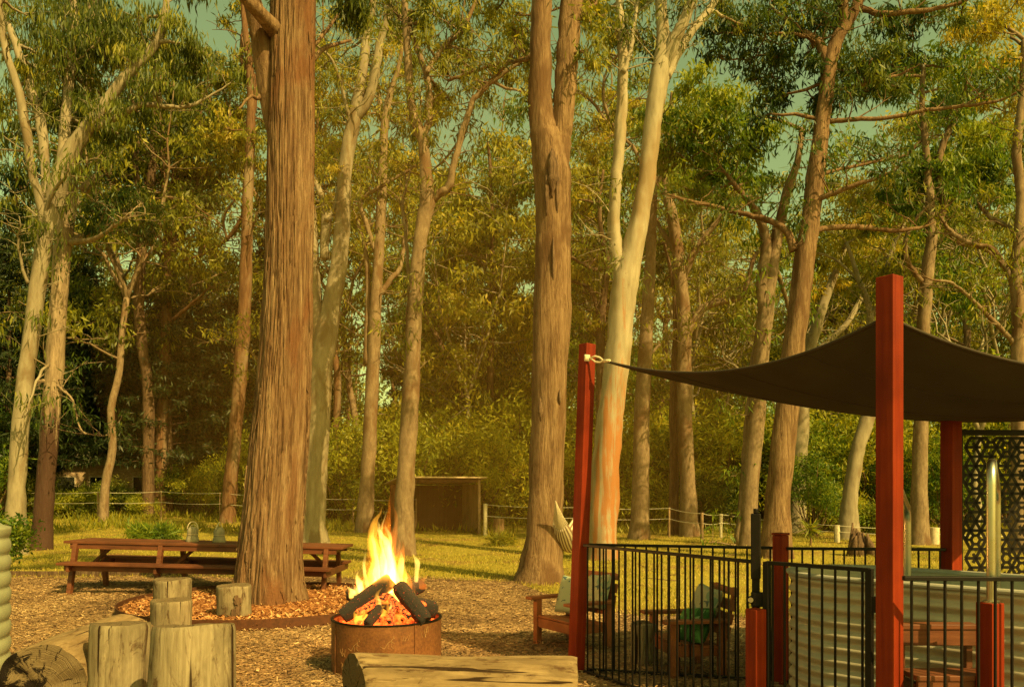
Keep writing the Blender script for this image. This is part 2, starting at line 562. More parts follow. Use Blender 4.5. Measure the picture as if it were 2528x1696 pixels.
tree('gum_tree', 'slender brown gum left of the big stringybark, leaning right with loose bark at its foot', 37, 'redbark', [
    (0, [(562, 1262, 36), (570, 1180, 34), (582, 1060, 32), (592, 940, 34), (602, 800, 32), (608, 640, 30), (612, 500, 27), (618, 350, 24), (620, 230, 20), (612, 130, 18), (602, 40, 14), (600, -50, 10)]),
    (.6, [(622, 300, 14), (632, 200, 12), (600, 160, 12), (596, 100, 9)]),
    (-1, [(605, 700, 12), (620, 580, 6), (632, 540, 4)]),
    (1, [(606, 520, 12), (570, 580, 10), (520, 620, 8), (465, 640, 5)]),
    (-1, [(560, 590, 8), (552, 540, 6), (575, 500, 4)]),
], [(560, 300, 55, .8), (600, 370, 45, .8), (640, 420, 40), (580, 250, 45), (520, 220, 45), (550, 170, 40), (620, 150, 40), (590, 30, 45), (640, 330, 40), (530, 620, 40), (480, 650, 40)], 'l_gold', L=.24, Wd=.055, dens=.6, seg=10)


# the big stringybark: bark ridges are modelled
def stringybark():
    d = 11.55
    pts = [(662, 1500, 196), (662, 1470, 176), (664, 1420, 163), (668, 1350, 152), (676, 1250, 146), (688, 1100, 138), (696, 1000, 132), (704, 850, 124), (712, 650, 116), (717, 450, 113), (721, 250, 112), (723, 100, 113), (724, 0, 112), (725, -150, 108), (727, -420, 96)]
    P = [W(px, py, d) for px, py, w in pts]
    x0, z0 = P[0].x, terr(P[0].x, d)
    P[0].z = z0 - .12
    P2, R2 = smooth_path(P, [w / F * d / 2 for _, _, w in pts], 26, 0)
    seg = 250
    mb = MB()
    vs, fs = [], []
    for p, r in zip(P2, R2):
        h = p.z - z0
        for k in range(seg):
            a = 2 * math.pi * k / seg
            ca, sa = math.cos(a), math.sin(a)
            tw = a + .10 * mn.noise(Vector((ca * 2, sa * 2, h * .8)))
            c2, s2 = math.cos(tw), math.sin(tw)
            f1 = mn.noise(Vector((c2 * 7, s2 * 7, h * .55)))
            f2 = mn.noise(Vector((c2 * 17, s2 * 17, h * 1.3 + 7)))
            f3 = mn.noise(Vector((c2 * 1.5, s2 * 1.5, h * .35 + 3)))
            rid = .022 - .040 * math.exp(-(f1 / .13) ** 2) * (.6 + .4 * mn.noise(Vector((c2, s2, h * 2.1)))) - .020 * math.exp(-(f2 / .16) ** 2) + f3 * .035
            but = max(0, 1 - h / 1.0) ** 2 * .07 * math.sin(a * 5 + 1.3)
            rr = r + rid - .012 + but
            vs.append(p + Vector((ca * rr, sa * rr, 0)))
    n = len(P2)
    for i in range(n - 1):
        for k in range(seg):
            k2 = (k + 1) % seg
            fs.append((i * seg + k, i * seg + k2, (i + 1) * seg + k2, (i + 1) * seg + k))
    mb.add(vs, fs)
    rg = random.Random(12)
    for i in range(120):
        j = rg.randrange(20, n - 40)
        k = rg.randrange(seg)
        L_ = rg.randrange(5, 22)
        tp = 0
        pts = []
        for q in range(0, L_ + 1, 2):
            b_ = vs[min(n - 1, j - q if j - q > 0 else 0) * seg + (k + q // 9) % seg]
            c_ = P2[max(0, j - q)]
            o_ = (b_ - c_); o_.z = 0; o_.normalize()
            pts.append(b_ + o_ * (.004 + .022 * (q / L_) ** 2))
        if len(pts) > 2:
            mb.tube(pts, [.012 * (1 - .7 * q / len(pts)) for q in range(len(pts))], 5, True)
    root = empty('stringybark_tree', (x0, d, z0), 'massive red-brown trunk with stringy fibrous bark, rising from the ringed mulch bed', 'tree')
    mb.build('trunk', M['stringy'], root, (x0, d, z0), smooth=True)
    br = MB()
    rg = random.Random(3)
    for dd, q in [(-.4, [(700, 420, 30), (676, 300, 50), (664, 210, 58), (654, 140, 56), (640, 70, 50), (622, 0, 44), (590, -120, 34), (560, -260, 26)]),
                  (-1.2, [(720, 130, 44), (702, 96, 46), (672, 66, 40), (645, 36, 34), (615, 5, 30), (560, -60, 26), (500, -150, 20)]),
                  (.6, [(770, 150, 14), (800, 120, 12), (830, 110, 9), (868, 100, 6)]),
                  (.5, [(768, 120, 10), (820, 60, 8), (860, 0, 6)]),
                  (-.6, [(655, 170, 16), (640, 240, 10), (618, 238, 7), (590, 270, 4)])]:
        PP = [W(px, py, d + dd * i / (len(q) - 1) + .1) for i, (px, py, w) in enumerate(q)]
        a, b = smooth_path(PP, [w / F * d / 2 for _, _, w in q], 5, .006, rg)
        br.tube(a, b, 14, jit=.12)
    br.build('limb', M['brown'], root, (x0, d, z0), smooth=True)
    cr = Crown()
    rng = np.random.default_rng(5)
    for px, py, rp in [(520, -150, 90), (600, -250, 110), (820, -120, 90), (870, 20, 45), (900, -250, 120), (700, -420, 150), (480, -60, 60)]:
        rr = rp / F * d
        cr.clump(W(px, py, d + rng.uniform(-1, 1)), (rr, rr, rr * .7), int(20 + 40 * rr), 30, .16, .026, .7, .4, rng=rng)
    cr.build('crown', M['l_olive'], root, (x0, d, z0))


stringybark()

tree('gum_tree', 'smooth pale gum partly hidden by the right side of the stringybark, forking twice', 25, 'pale', [
    (0, [(772, 1322, 66), (776, 1200, 60), (784, 1050, 58), (794, 900, 56), (806, 820, 56), (820, 740, 44), (838, 640, 42), (848, 520, 36), (850, 450, 33), (860, 360, 34), (876, 290, 34), (895, 180, 26), (905, 90, 22), (922, 0, 18), (930, -60, 14)]),
    (.5, [(796, 880, 40), (782, 780, 36), (774, 680, 30), (770, 560, 26), (762, 470, 20), (768, 380, 14)]),
    (-.5, [(872, 300, 28), (908, 250, 24), (925, 180, 24), (940, 100, 20), (958, 40, 18), (968, -50, 14)]),
    (.8, [(800, 640, 20), (805, 540, 24), (800, 500, 18), (775, 440, 12)]),
    (.8, [(806, 545, 14), (830, 500, 12), (840, 440, 8)]),
    (-1, [(868, 320, 10), (845, 220, 9), (820, 150, 7), (780, 110, 5)]),
], [(825, 125, 55), (790, 160, 50), (850, 60, 50), (790, 260, 50, .7), (800, 210, 40), (900, 140, 45), (930, 40, 50), (800, 330, 45, .85), (960, 90, 40), (790, 420, 40, .8), (860, 190, 40)], 'l_gold', dens=.8, tb=.5)

tree('thin_tree', 'thin red-brown stem between the pale gum and the straight trunk left of the fire', 40, 'redbark', [
    (0, [(822, 1262, 20), (826, 1100, 18), (834, 960, 18), (826, 860, 14), (822, 760, 12), (828, 640, 9), (840, 520, 7)]),
    (1, [(828, 870, 8), (860, 830, 7), (900, 800, 4)])], [(840, 520, 40, .8), (830, 620, 35, .6), (870, 560, 40, .8)], 'l_gold', L=.24, Wd=.055, dens=.5, seg=8)

tree('gum_tree', 'straight brown trunk just left of the flames, sunlit down its right side', 31, 'grey', [
    (0, [(900, 1298, 44), (906, 1200, 36), (914, 1050, 34), (922, 880, 32), (928, 740, 28), (936, 620, 25), (942, 500, 25), (945, 400, 22), (950, 300, 19), (965, 230, 15), (985, 160, 11), (1000, 60, 8)]),
    (.6, [(948, 310, 14), (940, 260, 12), (928, 180, 9), (940, 80, 6)]),
    (1.0, [(930, 740, 13), (965, 690, 13), (988, 660, 11), (998, 600, 10), (1004, 540, 9), (990, 470, 7), (1010, 420, 5)]),
    (-.6, [(926, 620, 13), (906, 560, 12), (888, 500, 11), (908, 480, 9), (950, 455, 9), (1010, 420, 7)]),
    (.5, [(905, 900, 18), (908, 760, 14), (906, 640, 11), (886, 560, 9)]),
], [(980, 300, 45, .8), (950, 200, 45), (1000, 180, 45), (930, 250, 40, .8), (1000, 420, 45, .8), (890, 520, 40, .8), (970, 380, 40, .8), (960, 60, 45), (1010, 480, 40, .8)], 'l_gold', L=.2, Wd=.042, dens=.7)

tree('gum_tree', 'rough brown trunk standing behind the flames, bending into crooked forked limbs', 20.6, 'grey', [
    (0, [(992, 1372, 58), (998, 1250, 47), (1006, 1100, 44), (1014, 980, 42), (1020, 860, 38), (1026, 740, 35), (1034, 620, 35), (1046, 540, 36), (1056, 490, 38), (1050, 420, 28), (1044, 350, 26), (1024, 300, 22), (1012, 240, 20), (1008, 150, 20), (1002, 80, 18), (998, 0, 16), (990, -60, 13)]),
    (-.5, [(1058, 495, 28), (1085, 478, 20), (1108, 460, 19), (1120, 410, 17), (1135, 350, 16), (1150, 300, 15), (1168, 250, 14), (1200, 215, 13), (1245, 180, 11), (1300, 140, 8)]),
    (.5, [(1040, 345, 20), (1056, 310, 18), (1060, 260, 17), (1052, 190, 15), (1030, 120, 14), (1000, 60, 13), (960, 10, 10)]),
    (.9, [(1052, 180, 12), (1070, 150, 12), (1110, 100, 12), (1150, 60, 10), (1180, -20, 8)]),
    (.8, [(1168, 250, 9), (1150, 320, 7), (1110, 380, 5), (1070, 420, 4)]),
    (-.8, [(1105, 200, 8), (1160, 180, 9), (1220, 160, 8), (1275, 150, 6)]),
    (.9, [(1015, 940, 10), (1005, 820, 9), (1010, 700, 9), (1002, 580, 8), (994, 510, 8), (1006, 450, 6)]),
], [(1150, 70, 65), (1240, 110, 55), (1090, 30, 55), (1200, 200, 45, .5), (1260, 40, 60), (1060, 90, 45), (1140, 160, 40), (1290, 190, 45, .6), (1180, 10, 50), (1020, 20, 40), (1110, 240, 40, .8), (1090, 270, 40, .85)], 'l_gold', dens=.75, L=.19, Wd=.034, tb=.42)

tree('twin_trunk_tree', 'large brown flared tree splitting into two upright stems, carrying the hammock', 14.6, 'brown', [
    (0, [(1330, 1438, 142), (1336, 1395, 108), (1344, 1320, 92), (1348, 1200, 86), (1354, 1050, 86), (1358, 900, 86), (1364, 760, 92), (1366, 620, 88), (1366, 520, 88), (1364, 440, 94), (1352, 360, 84), (1338, 300, 62), (1334, 200, 56), (1335, 100, 52), (1336, 0, 50), (1340, -90, 46)]),
    (.1, [(1372, 450, 66), (1380, 370, 60), (1390, 300, 52), (1397, 200, 54), (1404, 100, 54), (1410, 0, 56), (1416, -90, 50)]),
    (.8, [(1320, 140, 10), (1290, 150, 9), (1258, 158, 8), (1220, 190, 5)]),
    (.5, [(1415, 60, 12), (1440, 30, 10), (1470, 10, 7)]),
], [(1440, 120, 50, .5), (1450, 50, 60, .8), (1370, -110, 90), (1280, -80, 80), (1480, -40, 70), (1270, 30, 45, .6)], 'l_gold', seg=48, flare=1.0, dens=1.0, L=.15, Wd=.026, jit=.10)
twin = [o for o in COL.objects if o.name.startswith('twin_trunk_tree')][0]
for px, py, w, h, dz in ((1364, 425, 13, 66, 0), (1350, 470, 7, 60, .02), (1376, 455, 6, 80, .03), (1366, 640, 4, 60, 0), (1334, 1010, 6, 30, .01), (1382, 980, 4, 22, .05)):
    mb = MB()
    dd_ = 14.6 - .372 + dz
    c_ = W(px, py, dd_)
    n_ = 14
    pts = [(c_.x + .012 * mn.noise(Vector((i * .9, px, 0))), c_.y + .05 * (abs(i / n_ - .5) * 2) ** 3, c_.z + (i / n_ - .5) * 2 * h / F * dd_) for i in range(n_ + 1)]
    mb.tube(pts, [max(.004, w / F * dd_ * math.sin(math.pi * (i + .3) / (n_ + .6)) * (1 + .5 * mn.noise(Vector((i * .7, py, 3))))) for i in range(n_ + 1)], 10, True, .4)
    mb.build('dark_scar', M['dark'], twin, tuple(twin.location), smooth=True)

tree('gum_tree', 'smooth pale V-forked gum behind the sail post, orange bark peeling from its foot', 19.3, 'pale_orange', [
    (0, [(1486, 1345, 74), (1492, 1230, 70), (1500, 1100, 66), (1512, 980, 62), (1524, 880, 62), (1534, 780, 62), (1544, 700, 66), (1562, 620, 50), (1580, 530, 44), (1597, 440, 42), (1606, 350, 42), (1618, 250, 44), (1630, 180, 48), (1636, 120, 36), (1634, 40, 30), (1630, -60, 26)]),
    (.2, [(1538, 720, 40), (1524, 640, 32), (1516, 560, 30), (1520, 460, 28), (1527, 380, 28), (1532, 300, 27), (1538, 200, 26), (1536, 100, 24), (1530, 20, 18), (1528, -60, 14)]),
    (-.5, [(1636, 170, 34), (1664, 100, 30), (1690, 50, 26), (1720, -20, 22), (1740, -70, 18)]),
    (.4, [(1645, 190, 24), (1680, 120, 22), (1715, 70, 20), (1755, 20, 18), (1780, -40, 14)]),
    (.3, [(1538, 180, 14), (1556, 130, 12), (1564, 60, 10), (1576, 0, 8)]),
], [(1570, 40, 50, .3), (1790, 20, 60), (1480, 60, 45), (1700, -60, 80), (1580, -60, 70), (1590, 110, 40, .2)], 'l_olive', dens=1.0, flare=1.1, seg=24)

tree('gum_tree', 'straight speckled brown trunk right behind the orange-footed gum', 27, 'grey', [
    (0, [(1578, 1335, 48), (1582, 1200, 42), (1586, 1000, 38), (1594, 850, 34), (1602, 700, 28), (1610, 560, 24), (1614, 430, 20), (1622, 330, 15), (1640, 240, 10)]),
    (1, [(1600, 880, 8), (1630, 850, 7), (1650, 830, 4)]),
    (-1, [(1612, 480, 10), (1660, 380, 9), (1720, 320, 8), (1790, 270, 5)]),
    (1, [(1612, 470, 10), (1560, 360, 10), (1520, 330, 9), (1460, 250, 8), (1420, 220, 6)]),
    (-1, [(1520, 330, 8), (1490, 240, 8), (1500, 170, 6), (1540, 120, 5)]),
], [(1640, 300, 50, .6), (1700, 280, 50), (1460, 230, 45, .7), (1440, 330, 50, .6), (1560, 300, 45, .7), (1480, 360, 40, .6), (1500, 120, 45, .6)], 'l_gold', L=.19, Wd=.04, dens=.7)

tree('gum_tree', 'brown trunk with crooked right-hand limb, seen behind the fence between two red posts', 29, 'grey', [
    (0, [(1704, 1325, 46), (1698, 1200, 38), (1692, 1050, 37), (1690, 900, 35), (1688, 780, 34), (1680, 690, 32), (1672, 610, 30), (1660, 540, 27), (1645, 470, 22), (1640, 400, 18), (1650, 320, 14), (1660, 230, 10)]),
    (.5, [(1690, 860, 18), (1700, 820, 20), (1722, 780, 20), (1745, 755, 20), (1790, 742, 18), (1825, 735, 15), (1848, 690, 12), (1860, 640, 10), (1890, 600, 7)]),
    (-.5, [(1684, 700, 18), (1705, 640, 18), (1728, 600, 14), (1760, 560, 12), (1790, 520, 8)]),
    (1.0, [(1676, 640, 14), (1640, 580, 12), (1618, 540, 9), (1600, 500, 6)]),
], [(1680, 300, 55), (1640, 380, 45, .5), (1720, 420, 50, .4), (1800, 520, 45, .4), (1880, 590, 40), (1760, 480, 50, .4), (1700, 500, 45)], 'l_olive', L=.19, Wd=.042, dens=.8)

tree('slender_tree', 'dark reddish stem leaning against the left of the brown trunk behind the fence', 29.6, 'dark', [
    (0, [(1664, 1318, 26), (1664, 1180, 24), (1664, 1000, 24), (1666, 900, 20), (1668, 800, 16), (1662, 700, 11), (1640, 600, 7)])], [(1640, 600, 35), (1650, 680, 30)], 'l_dark', L=.19, Wd=.042, dens=.8, seg=10)

tree('gum_tree', 'brown trunk with a thin pale second stem, left of the wide ridged trunk', 24, 'grey', [
    (0, [(1846, 1345, 46), (1852, 1200, 42), (1866, 1050, 40), (1878, 900, 38), (1888, 800, 38), (1896, 720, 36), (1908, 640, 32), (1924, 560, 28), (1944, 470, 22), (1968, 400, 16), (1980, 320, 12)]),
    (.4, [(1823, 1345, 22), (1836, 1180, 19), (1846, 1050, 17), (1850, 960, 14), (1862, 860, 10)]),
    (-.4, [(1890, 800, 26), (1880, 700, 28), (1890, 600, 26), (1876, 540, 22), (1850, 500, 16), (1800, 440, 10)]),
    (.9, [(1905, 650, 12), (1930, 700, 12), (1945, 760, 8)]),
], [(1760, 250, 75, .5), (1700, 300, 75, .6), (1800, 330, 75, .4), (1870, 370, 65, .3), (1700, 390, 60, .5), (1640, 300, 50, .6), (1770, 420, 60, .3), (1680, 450, 50, .5), (1830, 260, 60, .5), (1840, 430, 55, .3), (1740, 350, 60, .7), (1640, 380, 45, .5), (1730, 480, 50, .4)], 'l_green', dens=1.5, L=.2, Wd=.046)

tree('stringybark_tree', 'wide ridged brown trunk leaning right under the sail edge, long branches reaching both ways', 20, 'brown', [
    (0, [(1916, 1345, 72), (1924, 1200, 58), (1936, 1080, 57), (1948, 960, 56), (1962, 840, 52), (1974, 740, 51), (1986, 640, 49), (2000, 540, 45), (2012, 440, 42), (2024, 350, 38), (2036, 260, 36), (2046, 170, 34), (2062, 110, 32), (2088, 60, 30), (2112, 20, 28), (2140, -50, 24)]),
    (.4, [(2044, 170, 22), (2024, 110, 22), (1990, 85, 16), (1950, 55, 12), (1915, 30, 8)]),
    (-.4, [(2076, 80, 20), (2084, 20, 18), (2086, -50, 14)]),
    (-1.5, [(2046, 300, 13), (2110, 296, 12), (2200, 290, 10), (2290, 272, 9), (2380, 262, 9), (2460, 250, 7), (2528, 220, 5)]),
    (1.0, [(1960, 620, 22), (1940, 570, 17), (1900, 545, 14), (1850, 532, 12), (1800, 520, 11), (1740, 505, 9), (1680, 492, 8)]),
    (.8, [(2010, 570, 14), (2070, 560, 14), (2140, 562, 12), (2210, 570, 11), (2280, 560, 7)]),
    (-.8, [(2006, 500, 14), (2050, 480, 13), (2120, 455, 11), (2190, 430, 7)]),
    (.6, [(2026, 430, 10), (2090, 415, 9), (2180, 395, 6)]),
    (-.5, [(2115, 15, 16), (2170, 36, 14), (2240, 30, 12), (2310, 22, 10), (2380, 5, 7)]),
    (.5, [(2050, 230, 12), (2100, 215, 11), (2150, 205, 9), (2230, 180, 6)]),
], [(1900, 60, 85, .25), (1960, 40, 70, .2), (1850, 130, 70, .25), (1990, 140, 60, .2), (1930, 190, 60, .3), (2080, 160, 55, .35), (2140, 130, 60, .5), (2200, 160, 60, .6), (1820, 60, 70, .3), (2030, 40, 55, .2), (2230, 40, 50, .3), (2170, 60, 45, .25), (2120, 220, 50, .2), (2060, 240, 45, .15), (2330, 20, 55, .4), (1880, 240, 50, .3)], 'l_dark', dens=1.5, seg=24, L=.19, Wd=.036)

tree('gum_tree', 'pale trunk half hidden just behind the wide ridged trunk', 31, 'pale', [
    (0, [(1962, 1300, 50), (1968, 1200, 42), (1976, 1080, 38), (1984, 960, 36), (2000, 860, 30), (2030, 760, 24), (2060, 680, 18), (2090, 600, 12)]),
    (.6, [(1996, 880, 14), (2090, 800, 14), (2140, 700, 11), (2170, 620, 8)])], [(2090, 600, 60, .85), (2160, 620, 55, .85), (2050, 690, 50, .9), (2110, 720, 50, .8), (2200, 540, 50, .8)], 'l_gold', L=.22, Wd=.05, dens=.8)

tree('gum_tree', 'crooked pale grey trunk leaning right, left of the tall main sail post', 27, 'pale', [
    (0, [(2094, 1322, 48), (2098, 1240, 38), (2106, 1170, 34), (2120, 1100, 34), (2140, 1040, 36), (2155, 980, 34), (2166, 900, 26), (2150, 820, 20), (2146, 760, 16), (2120, 690, 12), (2090, 600, 8)]),
    (.8, [(2158, 900, 18), (2180, 800, 17), (2186, 700, 14), (2200, 620, 10), (2230, 560, 7)]),
    (-.8, [(2146, 780, 9), (2190, 730, 8), (2230, 690, 5)]),
    (.5, [(2120, 690, 7), (2060, 640, 6), (2010, 620, 4)]),
], [(2090, 600, 55, .85), (2230, 560, 55, .8), (2150, 640, 50, .9), (2040, 620, 45, .85), (2210, 660, 45, .8), (2100, 500, 50, .8), (2180, 480, 45, .9)], 'l_gold', L=.2, Wd=.045, dens=.75)

tree('gum_tree', 'grey-brown trunk right of the tallest red post, green leaf masses high above it', 24.5, 'grey', [
    (0, [(2268, 1345, 44), (2270, 1200, 36), (2272, 1080, 34), (2274, 960, 32), (2278, 840, 30), (2284, 740, 30), (2292, 650, 28), (2300, 590, 24), (2296, 500, 21), (2290, 420, 18), (2282, 330, 16), (2276, 250, 13), (2280, 160, 10)]),
    (.4, [(2300, 600, 22), (2318, 550, 18), (2330, 500, 18), (2318, 420, 16), (2330, 350, 15), (2360, 290, 13), (2380, 240, 10)]),
    (-.6, [(2284, 700, 13), (2262, 680, 12), (2240, 640, 11), (2236, 590, 10), (2262, 540, 8), (2300, 500, 6)]),
    (.8, [(2330, 560, 10), (2370, 600, 10), (2440, 620, 9), (2490, 680, 6)]),
    (.4, [(2290, 330, 8), (2240, 380, 9), (2180, 395, 7), (2120, 400, 5)]),
], [(2260, 190, 75, .55), (2330, 160, 65, .6), (2390, 200, 65, .6), (2200, 220, 55, .4), (2450, 180, 60, .6), (2280, 455, 65, .35), (2340, 480, 65, .4), (2410, 450, 60, .5), (2460, 390, 60, .35), (2270, 390, 50, .4), (2440, 330, 50, .7), (2390, 400, 55, .7), (2310, 260, 55, .3), (2360, 330, 55, .8), (2480, 440, 50, .3), (2230, 470, 45, .3)], 'l_green', dens=1.5, L=.2, Wd=.044)

tree('gum_tree', 'grey trunk at the right edge above the sail, crooked pale branches reaching left', 21.5, 'grey', [
    (0, [(2514, 1330, 42), (2514, 1100, 34), (2513, 900, 31), (2514, 760, 29), (2508, 690, 28), (2514, 600, 24), (2520, 480, 20), (2510, 380, 22), (2524, 240, 18), (2530, 100, 14)]),
    (.5, [(2506, 710, 17), (2482, 660, 14), (2450, 615, 12), (2410, 605, 11), (2372, 590, 12), (2340, 565, 9), (2325, 540, 6)]),
    (.8, [(2512, 600, 14), (2490, 560, 12), (2450, 540, 10), (2420, 510, 7)]),
    (-.8, [(2506, 850, 12), (2450, 790, 11), (2400, 740, 9), (2350, 700, 7), (2300, 690, 5)]),
], [(2500, 60, 75, .9), (2430, 80, 65, .9), (2520, 160, 60, .9), (2480, 260, 45, .8), (2400, 60, 50, .8), (2520, 320, 45, .7), (2470, 20, 55, .9)], 'l_gold', dens=.9, L=.19, Wd=.036)

tree('slender_tree', 'slim dark stem above the timber shelter, bare lower branches', 38, 'dark', [
    (0, [(1204, 1262, 22), (1206, 1100, 19), (1210, 950, 17), (1214, 800, 16), (1216, 680, 14), (1214, 560, 12), (1212, 450, 9), (1205, 350, 6)]),
    (1, [(1216, 680, 9), (1200, 640, 8), (1185, 600, 5)]), (-1, [(1216, 720, 8), (1240, 690, 7), (1262, 650, 4)]),
    (1, [(1150, 1010, 14), (1100, 880, 14), (1062, 800, 10), (1050, 780, 8)])],
     [(1200, 460, 60, .6), (1150, 520, 60, .6), (1240, 540, 60, .6), (1180, 620, 60, .55), (1240, 660, 50, .5), (1130, 640, 60, .55), (1110, 720, 60, .5), (1190, 760, 60, .5), (1250, 780, 50, .5), (1130, 820, 60, .5), (1200, 880, 60, .6), (1100, 900, 50, .5), (1160, 970, 50, .4), (1110, 460, 50, .6), (1230, 960, 50, .5)], 'l_olive', L=.24, Wd=.06, dens=.9, seg=10)

tree('slender_tree', 'crooked dark stem between the twin-trunk tree and the pale forked gum', 33, 'dark', [
    (0, [(1476, 1300, 26), (1480, 1150, 24), (1484, 980, 24), (1482, 850, 22), (1488, 760, 20), (1496, 690, 18), (1500, 640, 14), (1486, 590, 12), (1480, 500, 9), (1490, 420, 6)]),
    (.8, [(1486, 800, 12), (1460, 720, 11), (1430, 700, 9), (1405, 690, 6)]),
    (-.8, [(1498, 660, 10), (1460, 665, 10), (1420, 640, 7), (1400, 630, 5)]),
    (.6, [(1484, 860, 10), (1462, 810, 9), (1430, 760, 7), (1408, 740, 5)]),
    (.6, [(1500, 640, 9), (1470, 610, 9), (1440, 600, 7), (1405, 590, 5)])],
     [(1440, 520, 50, .9), (1460, 640, 45, .9), (1420, 700, 40, .9), (1440, 780, 40, .9), (1480, 420, 45, .7), (1430, 440, 45, .8)], 'l_gold', L=.22, Wd=.05, dens=.7, seg=10)


# ------------------------------------------------------------------ woodland behind the fence
def gum_variant(seed, H, r0, leaf, tb, bk, lowc=.38, dens=1.0):
    rg = random.Random(seed)
    rng = np.random.default_rng(seed)
    tr, cr = MB(), Crown()
    lean = Vector((rg.uniform(-.08, .08), rg.uniform(-.08, .08), 1))
    nfork = H * rg.uniform(.34, .5)
    P = [Vector((0, 0, -.3))]
    for i in range(1, 7):
        h = nfork * i / 6
        P.append(Vector((lean.x * h + rg.uniform(-.12, .12), lean.y * h + rg.uniform(-.12, .12), h)))
    a, b = smooth_path(P, [r0 * (1.25 if i == 0 else 1 - .35 * i / 6) for i in range(7)], 3)
    tr.tube(a, b, 10, jit=.15)
    top = P[-1]
    k = rg.randint(3, 4)
    ends = []
    for j in range(k):
        an = j * 2 * math.pi / k + rg.uniform(-.5, .5)
        sp = H * rg.uniform(.07, .17)
        hh = H * rg.uniform(.78, 1.0)
        q = Vector((top.x + math.cos(an) * sp, top.y + math.sin(an) * sp, hh))
        mid = top.lerp(q, .45) + Vector((math.cos(an), math.sin(an), 0)) * H * .035
        pp, rr = smooth_path([top, mid, q], [r0 * .5, r0 * .3, r0 * .09], 5, H * .006, rg)
        tr.tube(pp, rr, 7, caps=False, jit=.1)
        for t in range(3, len(pp), 1):
            ends.append((pp[t], rr[t]))
    for j in range(rg.randint(3, 6)):       # lower side branches
        h = rg.uniform(lowc * H * .7, nfork * 1.05)
        an = rg.uniform(0, 6.28)
        p = Vector((lean.x * h, lean.y * h, h))
        L_ = H * rg.uniform(.08, .16)
        q = p + Vector((math.cos(an) * L_, math.sin(an) * L_, L_ * rg.uniform(.15, .8)))
        pts = limb(tr, p, q, r0 * .28, .03, rg, .2, 6, 5)
        ends.append((pts[-1], .04)); ends.append((pts[4], .05))
    for ei, (p, r) in enumerate(ends):
        for j_ in range(3):
            an = rg.uniform(0, 6.28)
            L_ = rg.uniform(.8, 2.4)
            q = p + Vector((math.cos(an) * L_, math.sin(an) * L_, rg.uniform(-.3, 1.2)))
            limb(tr, p, q, min(.06, r * .7), .02, rg, .2, 4, 4)
            if j_ == 2 or (ei + j_) % 2:
                continue
            R_ = rg.uniform(.75, 1.35)
            tc = cr.clump(q, (R_, R_, R_ * .7), int(17 * dens), 15, .36, .092, .55, tb + rg.uniform(-.25, .25), .26, rng)
            for t in tc[::4]:
                limb(tr, q, t, .02, .008, rg, .1, 2, 3)
    root = empty('woodland_tree', (0, 0, 0), 'x', 'tree')
    tr.build('trunk', M[bk], root, smooth=True)
    cr.build('crown', M[leaf], root)
    return root


def pine_variant(seed, H):
    rg = random.Random(seed)
    rng = np.random.default_rng(seed)
    tr, cr = MB(), Crown()
    tr.tube([(0, 0, -.3), (.05, 0, H * .4), (0, .05, H)], [.2, .14, .02], 8)
    z = 2.9
    while z < H:
        t = z / H
        L_ = (1 - t) ** .8 * H * .24 + .25
        for j in range(6):
            an = rg.uniform(0, 6.28)
            q = Vector((math.cos(an) * L_, math.sin(an) * L_, z + L_ * rg.uniform(-.15, .3)))
            tr.tube([(0, 0, z), Vector((0, 0, z)).lerp(q, .5) + Vector((0, 0, .06 * L_)), q], [.03, .02, .008], 4, False)
            m = int(26 + 46 * L_)
            s = rng.uniform(.15, 1.05, size=(m, 1)) ** .7
            P = np.array([[0, 0, z]]) * (1 - s) + np.array([list(q)]) * s + rng.normal(size=(m, 3)) * np.array([.2, .2, .1])
            V = leaf_quads(P, .34, .075, .35, rng)
            cr.add(V, np.clip(rng.normal(size=m) * .18 + .4 + .1 * rg.uniform(-1, 1), 0, 1))
        z += rg.uniform(.42, .6)
    root = empty('pine_tree', (0, 0, 0), 'x', 'tree')
    tr.build('trunk', M['dark'], root, smooth=True)
    cr.build('crown', M['l_pine'], root)
    return root


def bush_variant(seed, H, Rr, leaf, tb, name='shrub', L=.2, Wd=.05, droop=.35, dens=1.0):
    rg = random.Random(seed)
    rng = np.random.default_rng(seed)
    st, cr = MB(), Crown()
    for j in range(int(16 * dens) + 6):
        an = rg.uniform(0, 6.28)
        rr = Rr * rg.uniform(.1, .9)
        h = H * rg.uniform(.22, .9) * (1 - .3 * rr / Rr)
        q = Vector((math.cos(an) * rr, math.sin(an) * rr, h))
        limb(st, (rg.uniform(-.1, .1), rg.uniform(-.1, .1), -.1), q, .035, .012, rg, .12, 4, 4)
        R_ = Rr * rg.uniform(.28, .45)
        cr.clump(q, (R_, R_, R_ * .8), int(12 + 9 * R_), 18, L, Wd, droop, tb + rg.uniform(-.25, .25), .22, rng)
    root = empty(name, (0, 0, 0), 'x', 'shrub')
    st.build('stem', M['brown'], root, smooth=True)
    cr.build('foliage', M[leaf], root)
    return root


REG = [(-600, 330, 'behind the brick house on the left'), (330, 640, 'behind the picnic table'), (640, 940, 'behind the big stringybark'), (940, 1290, 'behind the timber shelter'),
       (1290, 1640, 'behind the twin-trunk tree'), (1640, 2130, 'beyond the fence under the sail'), (2130, 3300, 'behind the lattice screen')]


def region(px):
    for a, b, s in REG:
        if a <= px < b:
            return s
    return REG[0][2] if px < 0 else REG[-1][2]


